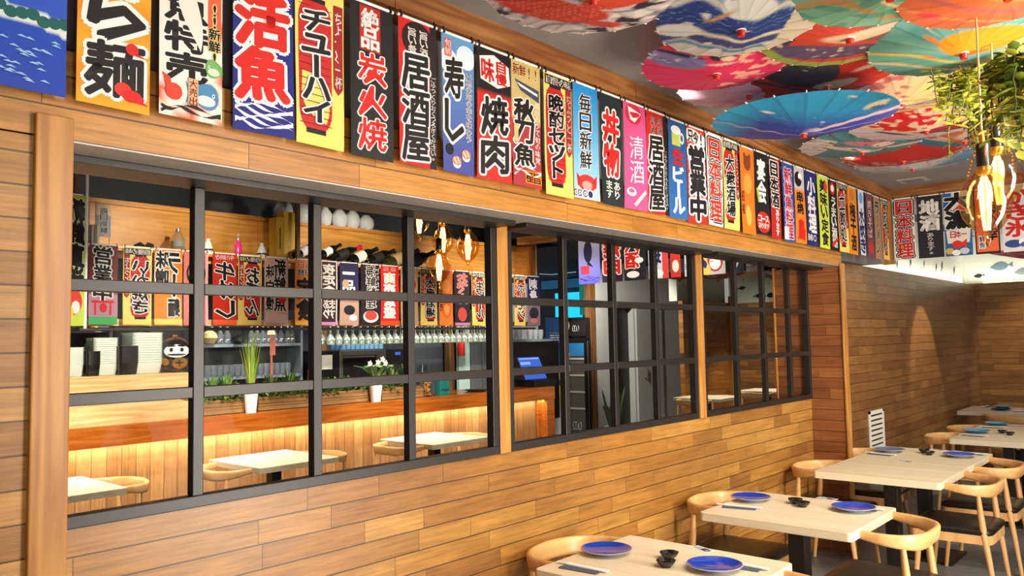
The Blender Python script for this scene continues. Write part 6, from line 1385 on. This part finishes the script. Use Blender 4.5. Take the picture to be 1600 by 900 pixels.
b = MB(); b.box((-5.86, 11.04, 0), (-5.74, 11.19, 3.02)); tag(b.build('passage_post', grainwood('passage_post_wood', 2, (120, 80, 40), (72, 44, 20), .6), None), 'dark wooden post between the fridge and the grey wall', 'post')
q0, q1 = AY(868, 497, 13.9), AY(906, 456, 13.9); b = MB(); b.box((q0[0], 13.9, q0[2]), (q1[0], 13.98, q1[2])); tag(b.build('light_panel', glow('cyan_screen', (40, 190, 240), 1.6), None), 'glowing cyan panel far behind the roll up banner', 'screen')
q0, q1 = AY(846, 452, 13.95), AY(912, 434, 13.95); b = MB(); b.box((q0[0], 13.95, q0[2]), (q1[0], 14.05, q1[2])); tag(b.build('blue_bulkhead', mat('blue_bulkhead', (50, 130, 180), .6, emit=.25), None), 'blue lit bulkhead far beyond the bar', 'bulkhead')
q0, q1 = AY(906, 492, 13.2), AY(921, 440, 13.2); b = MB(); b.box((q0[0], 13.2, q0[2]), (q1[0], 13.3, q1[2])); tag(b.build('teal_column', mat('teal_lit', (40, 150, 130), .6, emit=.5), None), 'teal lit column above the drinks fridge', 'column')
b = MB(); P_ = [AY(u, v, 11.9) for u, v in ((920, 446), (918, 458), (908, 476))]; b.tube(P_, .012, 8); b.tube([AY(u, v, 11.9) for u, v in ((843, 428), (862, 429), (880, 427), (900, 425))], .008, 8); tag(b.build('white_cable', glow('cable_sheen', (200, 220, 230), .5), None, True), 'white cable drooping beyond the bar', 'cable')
pp = AY(953, 668, 11.0); t = thing('snake_plant', 'snake plant with upright dark leaves by the passage', 'potted plant', (-5.30, 11.0, 0))
b = MB(); b.lathe([(0, 0), (.11, 0), (.15, .26), (.14, .26), (0, .22)], 20); b.build('pot', M_WHITEP, t, True, angle=50)
b = MB(); rs = random.Random(4)
for k in range(15):
    a = rs.uniform(0, 2 * PI); h = rs.uniform(.3, .72); d = np.array([math.cos(a), math.sin(a), 0]); sd = np.array([-d[1], d[0], 0]); base = np.array([0, 0, .22]) + d * .06
    R_ = [(0, .018), (.4, .032), (.8, .026), (1, 0)]
    b.add([base + d * q * h * .32 + np.array([0, 0, q * h]) + sd * w_ * s for q, w_ in R_ for s in (-1, 1)], [(2 * i, 2 * i + 1, 2 * i + 3, 2 * i + 2) for i in range(3)])
b.build('leaves', mat('snake_plant_green', (74, 90, 60), .45), t, True)
# ---------------- tables and chairs on the bar side
GT = 'pale tables beside the bar counter'
def mirtable(lab, y0, y1, x0=-4.14, x1=-3.34): return make_table(lab, x0, y0, x1 - x0, y1 - y0, GT)
mirtable('bright pale table cut by the left window post, beside the bar', 1.65, 2.38, -4.16, -3.36)
mirtable('bright pale table beside the bar below the tall grass pot', 3.36, 4.10)
mirtable('bright pale table beside the bar near the first wooden window post', 5.05, 5.80, -4.0, -3.22)
GC = 'elbow chairs on the bar side'
chair(-3.76, 2.40, PI / 2, 'elbow chair at the end of the left bar side table', GC)
chair(-3.74, 3.35, -PI / 2, 'elbow chair at the left end of the middle bar side table', GC)
chair(-3.74, 4.12, PI / 2, 'elbow chair at the right end of the middle bar side table', GC)
chair(-3.62, 5.04, -PI / 2, 'elbow chair at the left end of the table near the first window post', GC)
chair(-3.62, 5.82, PI / 2, 'elbow chair at the right end of the table near the first window post', GC)
make_table('pale table by the passage beyond the second window', -4.25, 11.1, .8, .75, GT)
chair(-3.85, 11.08, -PI / 2, 'elbow chair before the passage table beyond the second window', GC)
chair(-3.85, 11.87, PI / 2, 'elbow chair behind the passage table beyond the third window', GC)
make_table('farthest pale table beyond the third window', -4.1, 13.0, .8, .75, GT)
chair(-3.7, 13.77, PI / 2, 'elbow chair behind the farthest table beyond the third window', GC)
chair(-3.7, 12.98, -PI / 2, 'elbow chair before the farthest table beyond the third window', GC)
# ceiling spots over the bar
for k, (u, v) in enumerate(((326, 303), (362, 308))):
    p = AZ(u, v + 4, 3.42); t = thing('ceiling_spotlight', ('bright ceiling spotlight over the bar, left one', 'bright ceiling spotlight over the bar, right one')[k], 'spotlight', tuple(p), 0, 'spotlights over the bar')
    b = MB(); b.lathe([(.055, -.02), (.06, .0), (.055, .058), (0, .058)], 20, cap=False); b.build('housing', M_WHITEP, t, True, angle=50); b = MB(); b.lathe([(.052, -.021), (.04, -.034), (.02, -.042), (0, -.044)], 20, cap=False); b.build('lamp', glow('spot_lamp_glow', (255, 246, 226), 12.0), t)
bpy.data.objects.remove(_to); bpy.data.curves.remove(_tc)
